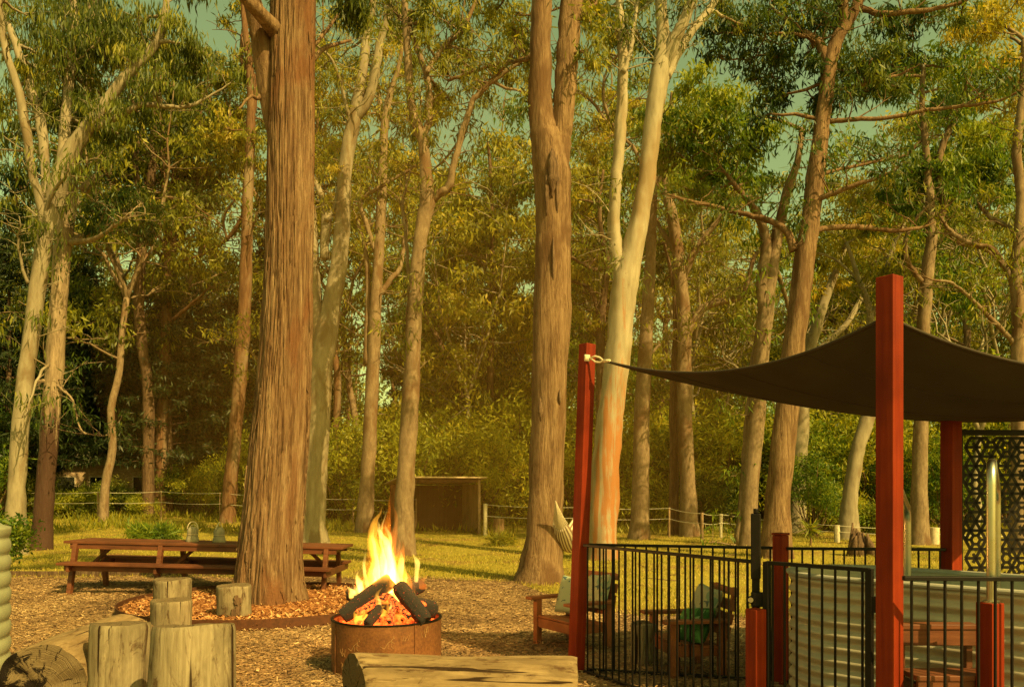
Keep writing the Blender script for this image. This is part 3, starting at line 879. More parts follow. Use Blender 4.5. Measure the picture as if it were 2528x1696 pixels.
vars_gum = [(gum_variant(101, 27, .30, 'l_olive', .45, 'brown'), 'brown-stemmed olive-leaved gum'), (gum_variant(102, 24, .24, 'l_gold', .55, 'pale'), 'pale-stemmed golden gum'),
            (gum_variant(103, 29, .30, 'l_olive', .6, 'grey'), 'grey-stemmed olive gum'), (gum_variant(104, 21, .2, 'l_gold', .4, 'grey'), 'slim grey-stemmed golden gum'),
            (gum_variant(105, 18, .17, 'l_green', .45, 'pale', .25), 'short pale gum with fresh green leaves'), (gum_variant(106, 16, .15, 'l_gold', .6, 'pale', .22, 1.1), 'short many-branched golden gum')]
spots = []
rg = random.Random(21)
for d, n in ((37, 8), (42, 8), (47, 9), (53, 11), (60, 13), (69, 14)):
    for i in range(n):
        px = -420 + (i + rg.uniform(.1, .9)) * (3360 / n)
        spots.append((px, d + rg.uniform(-3, 3)))
SKY = [(445, 640, 66), (770, 880, 58), (1490, 1560, 48), (2060, 2130, 48)]
used = {}
for px, d in spots:
    if any(a < px < b and d < dm for a, b, dm in SKY):
        continue
    k = rg.choice([0, 1, 1, 2, 3, 3, 4, 5, 5] if px > 700 else [0, 2, 2, 3, 1, 0, 4])
    if d < 41 and k in (0, 2):
        k = rg.choice([3, 5, 4])
    if px < 640 and k == 5:
        k = 3
    if px < 900 and k == 4:
        k = 0 if d > 41 else 3
    src, desc = vars_gum[k]
    o = src if k not in used else copy_tree(src)
    used[k] = 1
    o.location = (X(px, d), d, terr(X(px, d), d) - .1)
    o.rotation_euler = (0, 0, rg.uniform(0, 6.28))
    s = rg.uniform(.85, 1.12)
    o.scale = (s, s, s * rg.uniform(.92, 1.08))
    g = '%s in the woodland %s' % (desc, region(px))
    tag(o, g, 'tree', g)
for k, (src, _) in enumerate(vars_gum):
    if k not in used:
        for c in list(src.children): bpy.data.objects.remove(c)
        bpy.data.objects.remove(src)

def branchy_variant(seed, H, r0, bk, leaf):
    rg = random.Random(seed)
    rng = np.random.default_rng(seed)
    tr, cr = MB(), Crown()

    def grow(p, dr, L_, r, dep):
        q = p + dr * L_
        pts = [p]
        for i in range(1, 5):
            pts.append(p.lerp(q, i / 4) + Vector((rg.uniform(-1, 1), rg.uniform(-1, 1), rg.uniform(-.6, .6))) * L_ * .07)
        tr.tube(pts, [r * (1 - .12 * i) for i in range(5)], 8 if r > .05 else 4, False, .1)
        if dep == 0 or r < .008:
            n_ = 16
            P_ = np.array([list(pts[-1])]) + rng.normal(size=(n_, 3)) * .22
            cr.add(leaf_quads(P_, .26, .06, .45, rng), np.clip(.6 + rng.normal(size=n_) * .25, 0, 1))
            return
        for j in range(3 if dep in (2, 3) else 2):
            nd = (dr + Vector((rg.uniform(-1, 1), rg.uniform(-1, 1), rg.uniform(-.35, .55))) * .85).normalized()
            grow(pts[-1] if j < 2 else pts[2], nd, L_ * rg.uniform(.62, .86), r * rg.uniform(.55, .7), dep - 1)
    grow(Vector((0, 0, -.3)), Vector((rg.uniform(-.1, .1), 0, 1)), H * .34, r0, 5)
    root = empty('bare_branched_tree', (0, 0, 0), 'x', 'tree')
    tr.build('trunk', M[bk], root, smooth=True)
    cr.build('crown', M[leaf], root)
    return root


bb = [branchy_variant(401, 11.5, .17, 'pale', 'l_gold'), branchy_variant(402, 10.5, .15, 'grey', 'l_gold'), branchy_variant(403, 12.5, .18, 'pale', 'l_olive')]
for k, (px, d, s, lab) in enumerate([(1992, 33, 1., 'pale many-branched small tree behind the peak of the shade sail'), (2085, 36, 1.05, 'grey crooked many-branched tree right of the peak of the shade sail'), (2400, 31, 1., 'pale twisted many-branched tree above the right part of the sail'),
                                     (1765, 36, 1.0, 'pale tangle-branched tree behind the middle of the sail'), (742, 33, .95, 'grey many-branched tree close beside the right edge of the stringybark'), (2190, 39, 1.2, 'pale spreading tree between the main sail post and the cracked grey trunk'), (1440, 37, 1.0, 'pale many-branched tree glimpsed right of the twin-trunk tree'), (1110, 42, 1.1, 'grey many-branched tree high above the timber shelter'), (2500, 37, 1.2, 'pale wide-branched tree at the far right edge'), (500, 47, 1.2, 'grey many-branched tree against the sky left of the stringybark')]):
    o = bb[k] if k < 3 else copy_tree(bb[k % 3])
    o.location = (X(px, d), d, terr(X(px, d), d))
    o.rotation_euler = (0, 0, k * 1.9)
    o.scale = (s, s, s)
    tag(o, lab, 'tree', 'bare many-branched trees of the woodland')

pv = [pine_variant(201, 13.5), pine_variant(202, 11)]
i = 0
for px, d, s in [(-40, 46, 1.), (60, 43, .9), (165, 53, 1.15), (250, 55, 1.2), (300, 53, 1.1), (440, 47, 1.12), (500, 45, .95), (-90, 40, 1.1), (20, 39.5, 1.05), (130, 41, .95), (205, 48, 1.15), (290, 47.5, 1.2), (420, 42.5, 1.0), (575, 43, 1.1), (545, 50, 1.15), (625, 44, 1.1), (655, 49, 1.25), (470, 55, 1.2), (350, 56, 1.2), (210, 55, 1.3), (90, 56, 1.2), (780, 47, .95), (720, 52, 1.1), (1130, 48, .9), (1030, 52, 1.0), (1260, 49, 1.0)]:
    src = pv[i % 2]
    o = src if i < 2 else copy_tree(src)
    o.location = (X(px, d), d, terr(X(px, d), d) - .1)
    o.rotation_euler = (0, 0, rg.uniform(0, 6.28))
    o.scale = (s, s, s)
    g = 'dark drooping conifer in the woodland %s' % region(px)
    tag(o, g, 'tree', g)
    i += 1

bv = [(bush_variant(301, 4.2, 2.0, 'l_shrub', .52), 'tall golden wattle shrub'), (bush_variant(302, 3.0, 1.7, 'l_olive', .5), 'rounded olive shrub'), (bush_variant(303, 5.2, 2.0, 'l_green', .4), 'tall green shrub'), (bush_variant(304, 2.0, 1.5, 'l_shrub', .45), 'low yellow-green shrub')]
BUSH = [(0, 1000, 34.5, 1.3), (0, 1085, 35.5, 1.45), (0, 1165, 34.5, 1.2), (0, 940, 38, 1.4), (0, 1130, 39, 1.7), (0, 1300, 36, 1.6), (2, 1240, 38, 1.3), (0, 1450, 36, 1.5), (0, 1590, 37, 1.6), (2, 1700, 36, 1.2), (0, 1790, 35, 1.4), (0, 1880, 36, 1.6), (2, 1990, 34, 1.1), (0, 2120, 35, 1.5), (0, 2240, 36, 1.7), (2, 2400, 35, 1.3), (0, 2480, 34, 1.6), (0, 660, 40, 1.3), (2, 790, 39, 1.1), (0, 880, 37, 1.3), (3, 1255, 35, 1.0), (1, 1300, 36, 1.2), (0, 1390, 37, 1.1), (0, 1545, 35, 1.15), (3, 1620, 34, .9), (0, 1640, 38, 1.2), (1, 1770, 36, 1.3), (1, 1745, 33, .9),
        (2, 2010, 29, .72), (3, 2060, 32, .9), (2, 2230, 33, .8), (2, 2330, 32, .9), (3, 2150, 30, .6), (2, 2420, 36, 1.0), (1, 1900, 38, 1.3), (1, 700, 38, 1.1), (0, 860, 39, .9), (3, 930, 36, .8), (2, 560, 41, .65), (0, 510, 42, .8),
        (2, 455, 43, .85), (3, 350, 41, .6), (1, 300, 42, .75), (2, 415, 42.5, .62), (3, 215, 40.5, .85), (1, 150, 42, .7), (1, 60, 41, 1.2), (2, -30, 38, 1.3), (3, 120, 41, .8), (3, 620, 39, .8), (1, 780, 42, 1.3), (1, 960, 42, 1.4), (1, 1460, 41, 1.4), (1, 1700, 42, 1.4), (1, 1840, 41, 1.5), (1, 2120, 40, 1.6), (1, 2290, 41, 1.5), (1, 2500, 39, 1.5)]
seen = set()
for k, px, d, s in BUSH:
    src, desc = bv[k]
    o = src if k not in seen else copy_tree(src)
    seen.add(k)
    o.location = (X(px, d), d, terr(X(px, d), d) - .08)
    o.rotation_euler = (0, 0, rg.uniform(0, 6.28))
    o.scale = (s, s, s)
    g = '%s in the undergrowth %s' % (desc, region(px))
    tag(o, g, 'shrub', g)

# far wood that closes the view: one mass
cr, tk = Crown(), MB()
rng = np.random.default_rng(77)
rg = random.Random(78)
for i in range(120):
    d = rg.uniform(80, 100)
    px = -700 + 3900 * (i + rg.uniform(0, 1)) / 120
    x = X(px, d)
    z0 = terr(x, d)
    H = rg.uniform(13, 21)
    tk.tube([(x, d, z0 - .3), (x + rg.uniform(-.5, .5), d, z0 + H * .5), (x + rg.uniform(-1.2, 1.2), d, z0 + H)], [.26, .2, .05], 6)
    for j in range(9):
        R_ = rg.uniform(1.4, 2.6)
        cr.clump((x + rg.uniform(-2.4, 2.4), d + rg.uniform(-2, 2), z0 + H * rg.uniform(.05, .85)), (R_, R_, R_ * .8), 14, 8, .8, .24, .4, .4 + rg.uniform(-.25, .3), .6, rng)
ff = cr.build('far_forest', M['l_olive'])
tag(ff, 'dense far wood closing the view behind the nearer trees', 'forest', None, 'stuff')
tt = tk.build('trunks', M['brown'], ff, smooth=True)
tt['kind'] = 'stuff'

# ------------------------------------------------------------------ ground
def yard_edge(x):
    xs = [-40, -9, -4, -1.9, 0, .35, .9, 1.6, 3, 6, 40]
    ys = [15.6, 15.4, 15.3, 15.1, 14.7, 13.6, 11.8, 11.0, 10.7, 10.6, 10.6]
    return float(np.interp(x, xs, ys)) + .35 * mn.noise(Vector((x * .9, 3.1, 0)))


def grid_obj(name, xs, ys, zf, mat_, kind='structure'):
    mb = MB()
    vs = [(x, y, zf(x, y)) for y in ys for x in xs]
    nx = len(xs)
    fs = [(j * nx + i, j * nx + i + 1, (j + 1) * nx + i + 1, (j + 1) * nx + i) for j in range(len(ys) - 1) for i in range(nx - 1)]
    mb.add(vs, fs)
    o = mb.build(name, mat_, smooth=True)
    return tag(o, None, None, None, kind)


def ground_mat():
    N = NT('lawn_and_forest_floor')
    v = N.coord((1, 1, 1))
    n1 = N.noise(v, .5, 5, .65)
    n2 = N.noise(v, 14, 4, .7)
    grass = N.ramp(n2, [(.3, (.13, .125, .02)), (.55, (.27, .22, .036)), (.75, (.38, .28, .07))])
    dirt = N.ramp(n2, [(.3, (.11, .058, .022)), (.7, (.28, .16, .066))])
    c = N.mix(N.ramp(n1, [(.50, (0, 0, 0)), (.64, (.85, .85, .85))]), grass, dirt)
    return N.bsdf(c, .95, n2, .6, .03, spec=.1)


def yard_mat():
    N = NT('woodchip_and_gravel')
    v = N.coord((1, 1, 1))
    n2 = N.noise(v, 38, 5, .7)
    n1 = N.noise(v, .9, 4, .6)
    vo = N.n('TexVoronoi', Vector=v, Scale=55.)
    c = N.ramp(vo.outputs['Color'], [(.1, (.12, .07, .034)), (.5, (.29, .18, .088)), (.95, (.48, .34, .19))])
    c = N.mix(N.ramp(n1, [(.45, (0, 0, 0)), (.68, (.8, .8, .8))]), c, N.ramp(n2, [(.3, (.05, .028, .016)), (.7, (.20, .10, .05))]))
    return N.bsdf(c, .95, n2, .8, .02, spec=.15)


gx = sorted(set([-300, -200, -140, -100, -80, -65] + list(np.arange(-52, 52.1, 1.3)) + [65, 80, 100, 140, 200, 300]))
gy = sorted(set([-60, -30, -12] + list(np.arange(-4, 14, 2.)) + list(np.arange(14, 50, .9)) + list(np.arange(50, 130, 4.)) + [160, 220, 320]))
grid_obj('ground', [float(a) for a in gx], [float(a) for a in gy], lambda x, y: terr(x, y), ground_mat())

mb = MB()
xs = list(np.arange(-16, 14.01, .25))
rows = 40
vs = []
for j in range(rows + 1):
    for x in xs:
        y = -3 + (yard_edge(x) + 3) * j / rows
        vs.append((x, y, terr(x, y) + .012))
nx = len(xs)
mb.add(vs, [(j * nx + i, j * nx + i + 1, (j + 1) * nx + i + 1, (j + 1) * nx + i) for j in range(rows) for i in range(nx - 1)])
tag(mb.build('gravel_yard', yard_mat(), smooth=True), None, None, None, 'structure')

BED = (X(662, 11.5), 11.45, 1.95)
mb = MB()
mb.lathe([(.01, .07), (.8, .085), (1.5, .07), (BED[2] - .006, .055), (BED[2] - .006, .0)], 72, (BED[0], BED[1], .02))
tag(mb.build('mulch_bed', plain('red_mulch_base', (.22, .085, .03), .95, 0, .1, .5, 40, .8), smooth=True), None, None, None, 'structure')
mb = MB()
mb.lathe([(BED[2], -.05), (BED[2], .145), (BED[2] + .012, .145), (BED[2] + .012, -.05)], 96, (BED[0], BED[1], 0))
tag(mb.build('garden_edging', plain('rusty_edging_steel', (.075, .028, .012), .75, .1, .3, .35, 16), smooth=True, auto=40),
    'low rusty steel ring edging the mulch bed round the stringybark', 'edging')


def chips(n, xr, yr, ok, zf, L, Wd, rng, tilt=.16):
    P = np.stack([rng.uniform(*xr, n), rng.uniform(*yr, n)], axis=1)
    keep = np.array([ok(x, y) for x, y in P])
    P = P[keep]
    n = len(P)
    z = np.array([zf(x, y) for x, y in P]) + rng.uniform(.004, .028, n)
    a = rng.uniform(0, 2 * math.pi, n)
    l = L * rng.gamma(3, .33, n)
    w = Wd * rng.uniform(.5, 1.5, n)
    d = np.stack([np.cos(a), np.sin(a), rng.normal(size=n) * tilt], axis=1) * l[:, None] * .5
    s = np.stack([-np.sin(a), np.cos(a), rng.normal(size=n) * tilt * 2], axis=1) * w[:, None] * .5
    c = np.stack([P[:, 0], P[:, 1], z], axis=1)
    V = np.stack([c - d - s * .8, c + d - s, c + d * 1.1 + s * .6, c - d + s], axis=1)
    return V


rng = np.random.default_rng(4)
inbed = lambda x, y: (x - BED[0]) ** 2 + (y - BED[1]) ** 2 < (BED[2] - .03) ** 2
V1 = chips(190000, (-9.5, 6), (6.0, 15.5), lambda x, y: y < yard_edge(x) + .15 and abs(x) < y * .72 and not inbed(x, y), lambda x, y: terr(x, y) + .012, .036, .011, rng)
cx = V1[:, 0, :]
pat = np.array([mn.noise(Vector((p[0] * .8, p[1] * .8, 5))) for p in cx])
T1 = np.clip(.50 + .24 * rng.normal(size=len(V1)) + pat * .50, 0, 1)
o = quads_obj('woodchips', V1, T1, M['l_chip'])
tag(o, 'tan woodchips and bark bits strewn over the yard round the fire pit', 'woodchips', None, 'stuff')
V2 = chips(26000, (BED[0] - 2, BED[0] + 2), (BED[1] - 2, BED[1] + 2), inbed, lambda x, y: .075, .075, .016, rng, .3)
o = quads_obj('mulch', V2, np.clip(.5 + .28 * rng.normal(size=len(V2)), 0, 1), M['l_mulch'])
tag(o, 'orange-brown bark mulch round the foot of the stringybark', 'mulch', None, 'stuff')

# grass blades
n = 240000
u = rng.uniform(0, 1, n)
yy = 10.4 + 27 * u ** 1.25
xx = rng.uniform(-.78, .78, n) * yy
dn = np.array([mn.noise(Vector((x * .45, y * .45, 9))) for x, y in zip(xx, yy)])
keep = np.array([y > yard_edge(x) - .25 for x, y in zip(xx, yy)]) & (rng.uniform(0, 1, n) < np.clip(.75 + dn * 1.6, .12, 1))
xx, yy, dn = xx[keep], yy[keep], dn[keep]
P = np.stack([xx, yy, [terr(a, b) for a, b in zip(xx, yy)]], axis=1)
V = leaf_quads(P, .085, .012, 0.0, rng, 1.5)
V[:, 2, 2] = np.maximum(V[:, 2, 2], P[:, 2] + .03)
V[:, 1, 2] = np.maximum(V[:, 1, 2], P[:, 2] + .012)
V[:, 3, 2] = np.maximum(V[:, 3, 2], P[:, 2] + .012)
o = quads_obj('grass', V, np.clip(.5 + .2 * rng.normal(size=len(V)) - dn * .55, 0, 1), M['l_grass'])
tag(o, 'dry golden grass of the lawn between the yard and the woodland', 'grass', None, 'stuff')
n = 26000
yy = rng.uniform(30, 47, n)
xx = rng.uniform(-.75, .75, n) * yy
dn = np.array([mn.noise(Vector((x * .3, y * .3, 19))) for x, y in zip(xx, yy)])
keep = dn > -.15
xx, yy = xx[keep], yy[keep]
P = np.stack([xx, yy, [terr(a, b) for a, b in zip(xx, yy)]], axis=1)
V = leaf_quads(P, .42, .045, 0.0, rng, 1.7)
o = quads_obj('undergrowth', V, np.clip(.45 + .22 * rng.normal(size=len(V)), 0, 1), M['l_gold'])
tag(o, 'tall rough grass and ferns along the wire fence', 'undergrowth', None, 'stuff')


# ------------------------------------------------------------------ timber and logs
def weathered(name, pale=(.27, .225, .15), mid=(.165, .13, .082), dark=(.05, .03, .017), patch=.545, sc=(34, 34, 1.6), slant=0.0):
    N = NT(name)
    rt = (slant, slant * .6, 0)
    n1 = N.noise(N.coord(sc, 'Object', rt), 1.0, 6, .7, .5)
    n0 = N.noise(N.coord((7, 7, 2.6)), 1.0, 5, .65, .4)
    n2 = N.noise(N.coord((9, 9, 2.4), 'Object', rt), 1.0, 6, .75, .9)
    n3 = N.noise(N.coord((20, 20, .55), 'Object', rt), 1.0, 2, .5, .5)
    c = N.ramp(n1, [(.34, mid), (.62, pale)])
    c = N.mix(N.ramp(n0, [(.44, (0, 0, 0)), (.62, (.8, .8, .8))]), c, tuple(x * .75 for x in mid))
    c = N.mix(N.ramp(n3, [(.325, (1, 1, 1)), (.345, (0, 0, 0))]), c, tuple(x * .5 for x in dark))
    c = N.mix(N.ramp(n2, [(patch, (0, 0, 0)), (patch + .09, (.9, .9, .9))]), c, N.ramp(n1, [(.35, tuple(x * .6 for x in dark)), (.65, tuple(x * 2.2 for x in dark))]))
    h = N.math('ADD', n1, N.ramp(n3, [(.31, (0, 0, 0)), (.37, (.7, .7, .7))]))
    return N.bsdf(c, .9, h, .7, .010, spec=.1)


def endgrain(name, rot=.52, left=0.0):
    N = NT(name)
    v = N.coord((1, 1, 1))
    nz = N.noise(v, 5, 4, .6)
    s = N.sep(v)
    r = N.math('SQRT', N.math('ADD', N.math('MULTIPLY', s[0], s[0]), N.math('MULTIPLY', s[1], s[1])))
    rr = N.math('ADD', r, N.math('MULTIPLY', nz, .07))
    ring = N.noise(N.n('CombineXYZ', X=N.math('MULTIPLY', rr, 95.)).outputs[0], 1.0, 4, .7)
    c = N.ramp(ring, [(.3, (.095, .066, .038)), (.7, (.20, .150, .09))])
    at = N.math('ARCTAN2', s[1], s[0])
    ca = N.n('CombineXYZ')
    N.put(ca.inputs[0], N.math('MULTIPLY', at, 3.2)); N.put(ca.inputs[1], N.math('MULTIPLY', rr, 2.0))
    cn = N.noise(ca.outputs[0], 2.6, 5, .6, .5)
    c = N.mix(N.ramp(cn, [(.385, (1, 1, 1)), (.415, (0, 0, 0))]), c, (.03, .02, .013))
    n2 = N.noise(v, 7.0, 6, .75, 1.1)
    n2 = N.math('ADD', n2, N.math('MULTIPLY', s[0], -left))
    n2 = N.math('ADD', n2, N.math('MULTIPLY', N.math('MAXIMUM', N.math('SUBTRACT', .11, r), 0.), left * 2.2))
    c = N.mix(N.ramp(n2, [(rot, (0, 0, 0)), (rot + .05, (1, 1, 1))]), c, (.014, .010, .008))
    h = N.math('SUBTRACT', ring, N.ramp(n2, [(rot, (0, 0, 0)), (rot + .06, (1, 1, 1))]))
    return N.bsdf(c, .95, h, .8, .02, spec=.08)


M['stump'] = weathered('weathered_stump_wood', slant=.10)
M['log'] = weathered('weathered_log_wood', (.28, .20, .11), (.18, .122, .064), (.055, .03, .015), .55, (26, 26, 1.2), .15)
M['endgrain'] = endgrain('log_end_grain', .555, .75)
M['greyend'] = endgrain('grey_log_end', .62)
M['stumptop'] = endgrain('stump_top_grain', .66)


def round_log(name, rads, L, rgs, seg=120, rings=26, jit=.05, mats=None, capin=.012, ncr=6, slant=0.0):
    """log standing along local Z from 0 to L, radius profile rads (bottom .. top), irregular outline, recessed grainy caps"""
    mb = MB()
    vs, fs = [], []
    rq = random.Random(int(rgs * 100))
    cracks = [(rq.uniform(0, 6.283), rq.uniform(-.1, .7), rq.uniform(.25, .9), rq.uniform(.022, .05), rq.uniform(.03, .08), rq.uniform(-.45, .45)) for _ in range(ncr)]
    for i in range(rings + 1):
        t = i / rings
        r0 = float(np.interp(t, np.linspace(0, 1, len(rads)), rads))
        for k in range(seg):
            a = 2 * math.pi * k / seg
            ca, sa = math.cos(a), math.sin(a)
            q = Vector((ca * 1.3 + rgs, sa * 1.3, t * L * .7))
            q2 = Vector((ca * 5 + rgs, sa * 5, t * L * 1.2))
            r = r0 * (1 + jit * mn.noise(q) * 1.4 + jit * .35 * mn.noise(q2))
            for (ca0, t0, tl, cw, cd, sl_) in cracks:
                if t0 < t < t0 + tl:
                    da = (a - ca0 - sl_ * (t - t0) - .03 * math.sin(t * 23 + ca0) + math.pi) % (2 * math.pi) - math.pi
                    if abs(da) < cw:
                        r -= r0 * cd * (1 - abs(da) / cw) * min(1, 6 * (t - t0), 6 * (t0 + tl - t))
            if i in (0, rings):
                r -= .008
            z = t * L + (.018 * mn.noise(Vector((ca + rgs, sa, 3 + t))) if i in (0, rings) else 0)
            if slant:
                z -= slant * sa * r * (1 - t) ** 5
            vs.append((ca * r, sa * r, z))
    for i in range(rings):
        for k in range(seg):
            k2 = (k + 1) % seg
            fs.append((i * seg + k, i * seg + k2, (i + 1) * seg + k2, (i + 1) * seg + k))
    mb.add(vs, fs, 0)
    for base, sgn in ((0, -1), (rings * seg, 1)):
        prev = list(range(base, base + seg))
        for f in (.75, .45, .15):
            cur = []
            for k in range(seg):
                x, y, z = vs[base + k]
                cur.append(len(mb.v))
                mb.v.append((x * f, y * f, (L if sgn > 0 else 0) - sgn * capin * mn.noise(Vector((x * f * 9 + rgs, y * f * 9, 0))) * 1.5 + (z - (L if sgn > 0 else 0)) * f))
            for k in range(seg):
                k2 = (k + 1) % seg
                q = (prev[k], prev[k2], cur[k2], cur[k])
                mb.f.append(q if sgn > 0 else q[::-1]); mb.m.append(1 if sgn > 0 or not mats or len(mats) < 3 else 2)
            prev = cur
        mb.f.append(tuple(prev) if sgn > 0 else tuple(prev)[::-1]); mb.m.append(1 if sgn > 0 or not mats or len(mats) < 3 else 2)
    o = mb.build(name, mats or [M['stump'], M['stumptop']], smooth=True, auto=50)
    return o


def stump(px, d, dia, h, lab, seed, lean=(0, 0), rads=None):
    rr = rads or [dia / 2 * 1.03, dia / 2 * .98, dia / 2]
    o = round_log('log_stump', rr, h + .06, seed)
    o.location = (X(px, d), d, terr(X(px, d), d) - .05)
    o.rotation_mode = 'ZYX'
    o.rotation_euler = (lean[0], lean[1], seed)
    return tag(o, lab, 'stump', 'sawn log stumps standing round the fire pit')


stump(290, 5.65, .405, .735, 'tall pale stump with a long side crack, right beside the hollow log end', 1.2, (R(-5), R(-.5)))
stump(470, 5.1, .53, .81, 'widest pale stump in the front row, streaked with slanting cracks', 2.4, (R(-7), R(-1)), [.29, .275, .262])
stump(421, 8.4, .42, .53, 'pale stump behind the widest front stump, hiding the foot of a taller one', 3.1, (0, R(1)))
stump(426, 9.55, .43, .625, 'pale stump standing behind another stump, at the left rim of the mulch ring', 4.5)
dst = stump(579, 10.25, .44, .46, 'short stump on the mulch in front of the stringybark, dark bark patch on its side', 5.2, (0, R(-1)))
mb = MB()
rg = random.Random(8)
for i in range(26):
    t = rg.random()
    a = -1.22 + .22 * t + rg.uniform(-.16, .16)
    z = .07 + t * .30 + rg.uniform(-.03, .03)
    q = Vector((math.cos(a) * .218, math.sin(a) * .218, z))
    mb.box(q, (.03, .05 * rg.uniform(.6, 1.4), .07 * rg.uniform(.6, 1.5)), Matrix.Rotation(a, 3, 'Z') @ Matrix.Rotation(rg.uniform(-.3, .6), 3, 'X'))
bp = mb.build('bark_patch', M['dark'], dst, bevel=.006)
bp.rotation_euler = (0, 0, -5.2)
st = stump(1590, 7.75, .20, .40, 'grey stump behind the arm chair with the green cushion', 6.6)
st.scale = (1.25, 1.25, 1)

lg = round_log('log', [.315, .325, .31, .30], 1.45, 7.7, 150, 30, .07, [M['log'], M['endgrain']], .03)
lg.location = (X(98, 5.55), 5.55, .31)
lg.rotation_euler = (R(-90), 0, R(4))
tag(lg, 'fat weathered log lying end-on, its sawn face cracked and rotted black', 'log')
lg = round_log('log', [.262, .275, .272, .262], 1.60, 9.1, 160, 40, .11, [M['log'], M['greyend']], .02, 5, .62)
lg.location = (X(872, 5.72), 5.72, .27)
lg.rotation_euler = (0, R(90.6), R(-5))
tag(lg, 'long pale log lying across the front of the fire pit', 'log')

# ------------------------------------------------------------------ fire pit and fire
FP = (X(955, 7.56), 7.56, 0.0)
N = NT('rusted_pit_steel')
n1 = N.noise(N.coord((3, 3, 3)), 1., 6, .7)
n2 = N.noise(N.coord((40, 40, 40)), 1., 4, .7)
c = N.ramp(n1, [(.3, (.085, .032, .014)), (.55, (.20, .075, .026)), (.75, (.30, .125, .045))])
c = N.mix(.35, c, N.ramp(n2, [(.35, (.05, .02, .01)), (.65, (.32, .14, .05))]))
M['rust'] = N.bsdf(c, .6, n2, .4, .004, metal=.25, spec=.4)
root = empty('fire_pit', FP, 'round rusted steel fire pit with cut-out figures, full of burning logs', 'fire pit')
mb = MB()
Rr, H = .515, .485
mb.lathe([(Rr, 0), (Rr, H), (Rr - .012, H), (Rr - .012, .02), (.02, .02)], 80)
for a in (-52, 100, 215):
    ca, sa = math.cos(R(a)), math.sin(R(a))
    mb.box((ca * (Rr + .004), sa * (Rr + .004), H / 2), (.008, .012, H - .004), Matrix.Rotation(R(a), 3, 'Z'))
mb.build('ring', M['rust'], root, smooth=True, auto=40)
mb = MB()
mb.lathe([(Rr + .006, H - .002), (Rr + .006, H + .012), (Rr - .02, H + .012), (Rr - .02, H - .002), (Rr + .006, H - .002)], 80)
mb.build('rim', M['black'], root, smooth=True, auto=40)
# cut-out figures: burnished edges of leaf, kangaroo-like and grass shapes
mb = MB()
rg = random.Random(15)


def onring(a, z):
    return Matrix.Translation((math.cos(a) * (Rr + .0015), math.sin(a) * (Rr + .0015), z)) @ Matrix.Rotation(a + math.pi / 2, 4, 'Z') @ Matrix.Rotation(math.pi / 2, 4, 'X')


def strokes(a, z, segs, w=.0038):
    for (x0, y0, x1, y1) in segs:
        Mx = onring(a + (x0 + x1) / 2 / Rr, z)
        dx, dy = x1 - x0, y1 - y0
        L_ = math.hypot(dx, dy) or .01
        ux, uy = dx / L_, dy / L_
        cy = (y0 + y1) / 2
        pts = [(-dx / 2 - uy * w / 2, cy - dy / 2 + ux * w / 2), (-dx / 2 + uy * w / 2, cy - dy / 2 - ux * w / 2), (dx / 2 + uy * w / 4, cy + dy / 2 - ux * w / 4), (dx / 2 - uy * w / 4, cy + dy / 2 + ux * w / 4)]
        mb.prism(pts, .002, Mx)


for a, z in [(-150, .33), (-160, .40), (-148, .08), (-128, .08), (-130, .2), (-118, .14), (-62, .35), (-40, .36), (-36, .40), (-100, .2)]:
    sg = []
    for k in range(rg.randint(4, 7)):
        x = rg.uniform(-.03, .03)
        sg.append((x, 0, x + rg.uniform(-.035, .035), rg.uniform(.03, .075)))
    strokes(R(a), z, sg)
for a, z in [(-113, .26), (-78, .29)]:   # small hopping-animal outlines
    sg = [(-.05, .0, -.02, .05), (-.02, .05, .015, .075), (.015, .075, .035, .095), (.035, .095, .045, .085), (.015, .075, .01, .02), (.01, .02, .03, .0), (-.02, .05, -.015, .0), (-.05, .0, -.085, .02), (.018, .06, .038, .045), (.034, .095, .03, .115)]
    strokes(R(a), z, sg, .005)
mb.build('cutout_figure', plain('burnished_cut_edges', (.36, .20, .085), .5, .2, .5, .2, 30), root)


# ash, embers
def emis(name, col, strength, dark=(.012, .009, .008), lo=.42, hi=.62, sc=16.):
    N = NT(name)
    n1 = N.noise(N.coord((1, 1, 1)), sc, 4, .65, .5)
    f = N.ramp(n1, [(lo, (0, 0, 0)), (hi, (1, 1, 1))])
    em = N.mix(f, (0, 0, 0), col)
    b = N.n('BsdfPrincipled')
    N.put(b.inputs['Base Color'], dark); b.inputs['Roughness'].default_value = .95
    N.put(b.inputs['Emission Color'], em); b.inputs['Emission Strength'].default_value = strength
    bp = N.n('Bump', Strength=.8, Distance=.01)
    N.put(bp.inputs['Height'], n1)
    N.t.links.new(bp.outputs[0], b.inputs['Normal'])
    N.t.links.new(b.outputs[0], N.out.inputs[0])
    return N.mat


M['ember'] = emis('glowing_embers', (1, .085, .008), 3.2, lo=.38, hi=.6, sc=14)
M['hot'] = emis('glowing_branch', (1, .10, .010), 2.6, (.02, .012, .010), .44, .60, 30)
M['char'] = emis('charred_wood', (1, .07, .006), 1.1, (.016, .012, .010), .63, .74, 60)
mb = MB()
rg = random.Random(30)
mb.lathe([(.49, .36), (.3, .40), (.02, .43)], 40)
for i in range(150):
    a, r = rg.uniform(0, 6.28), .46 * rg.random() ** .5
    s = rg.uniform(.025, .06)
    mb.box((math.cos(a) * r, math.sin(a) * r, .40 + .06 * (1 - r / .46) + rg.uniform(0, .04)), (s * 1.6, s, s), Matrix.Rotation(rg.uniform(0, 6), 3, 'Z') @ Matrix.Rotation(rg.uniform(-.6, .6), 3, 'X'))
eb = mb.build('embers', M['ember'], None, bevel=.006)
eb.location = FP
tag(eb, 'bed of glowing red embers heaped inside the fire pit', 'embers', None, 'stuff')

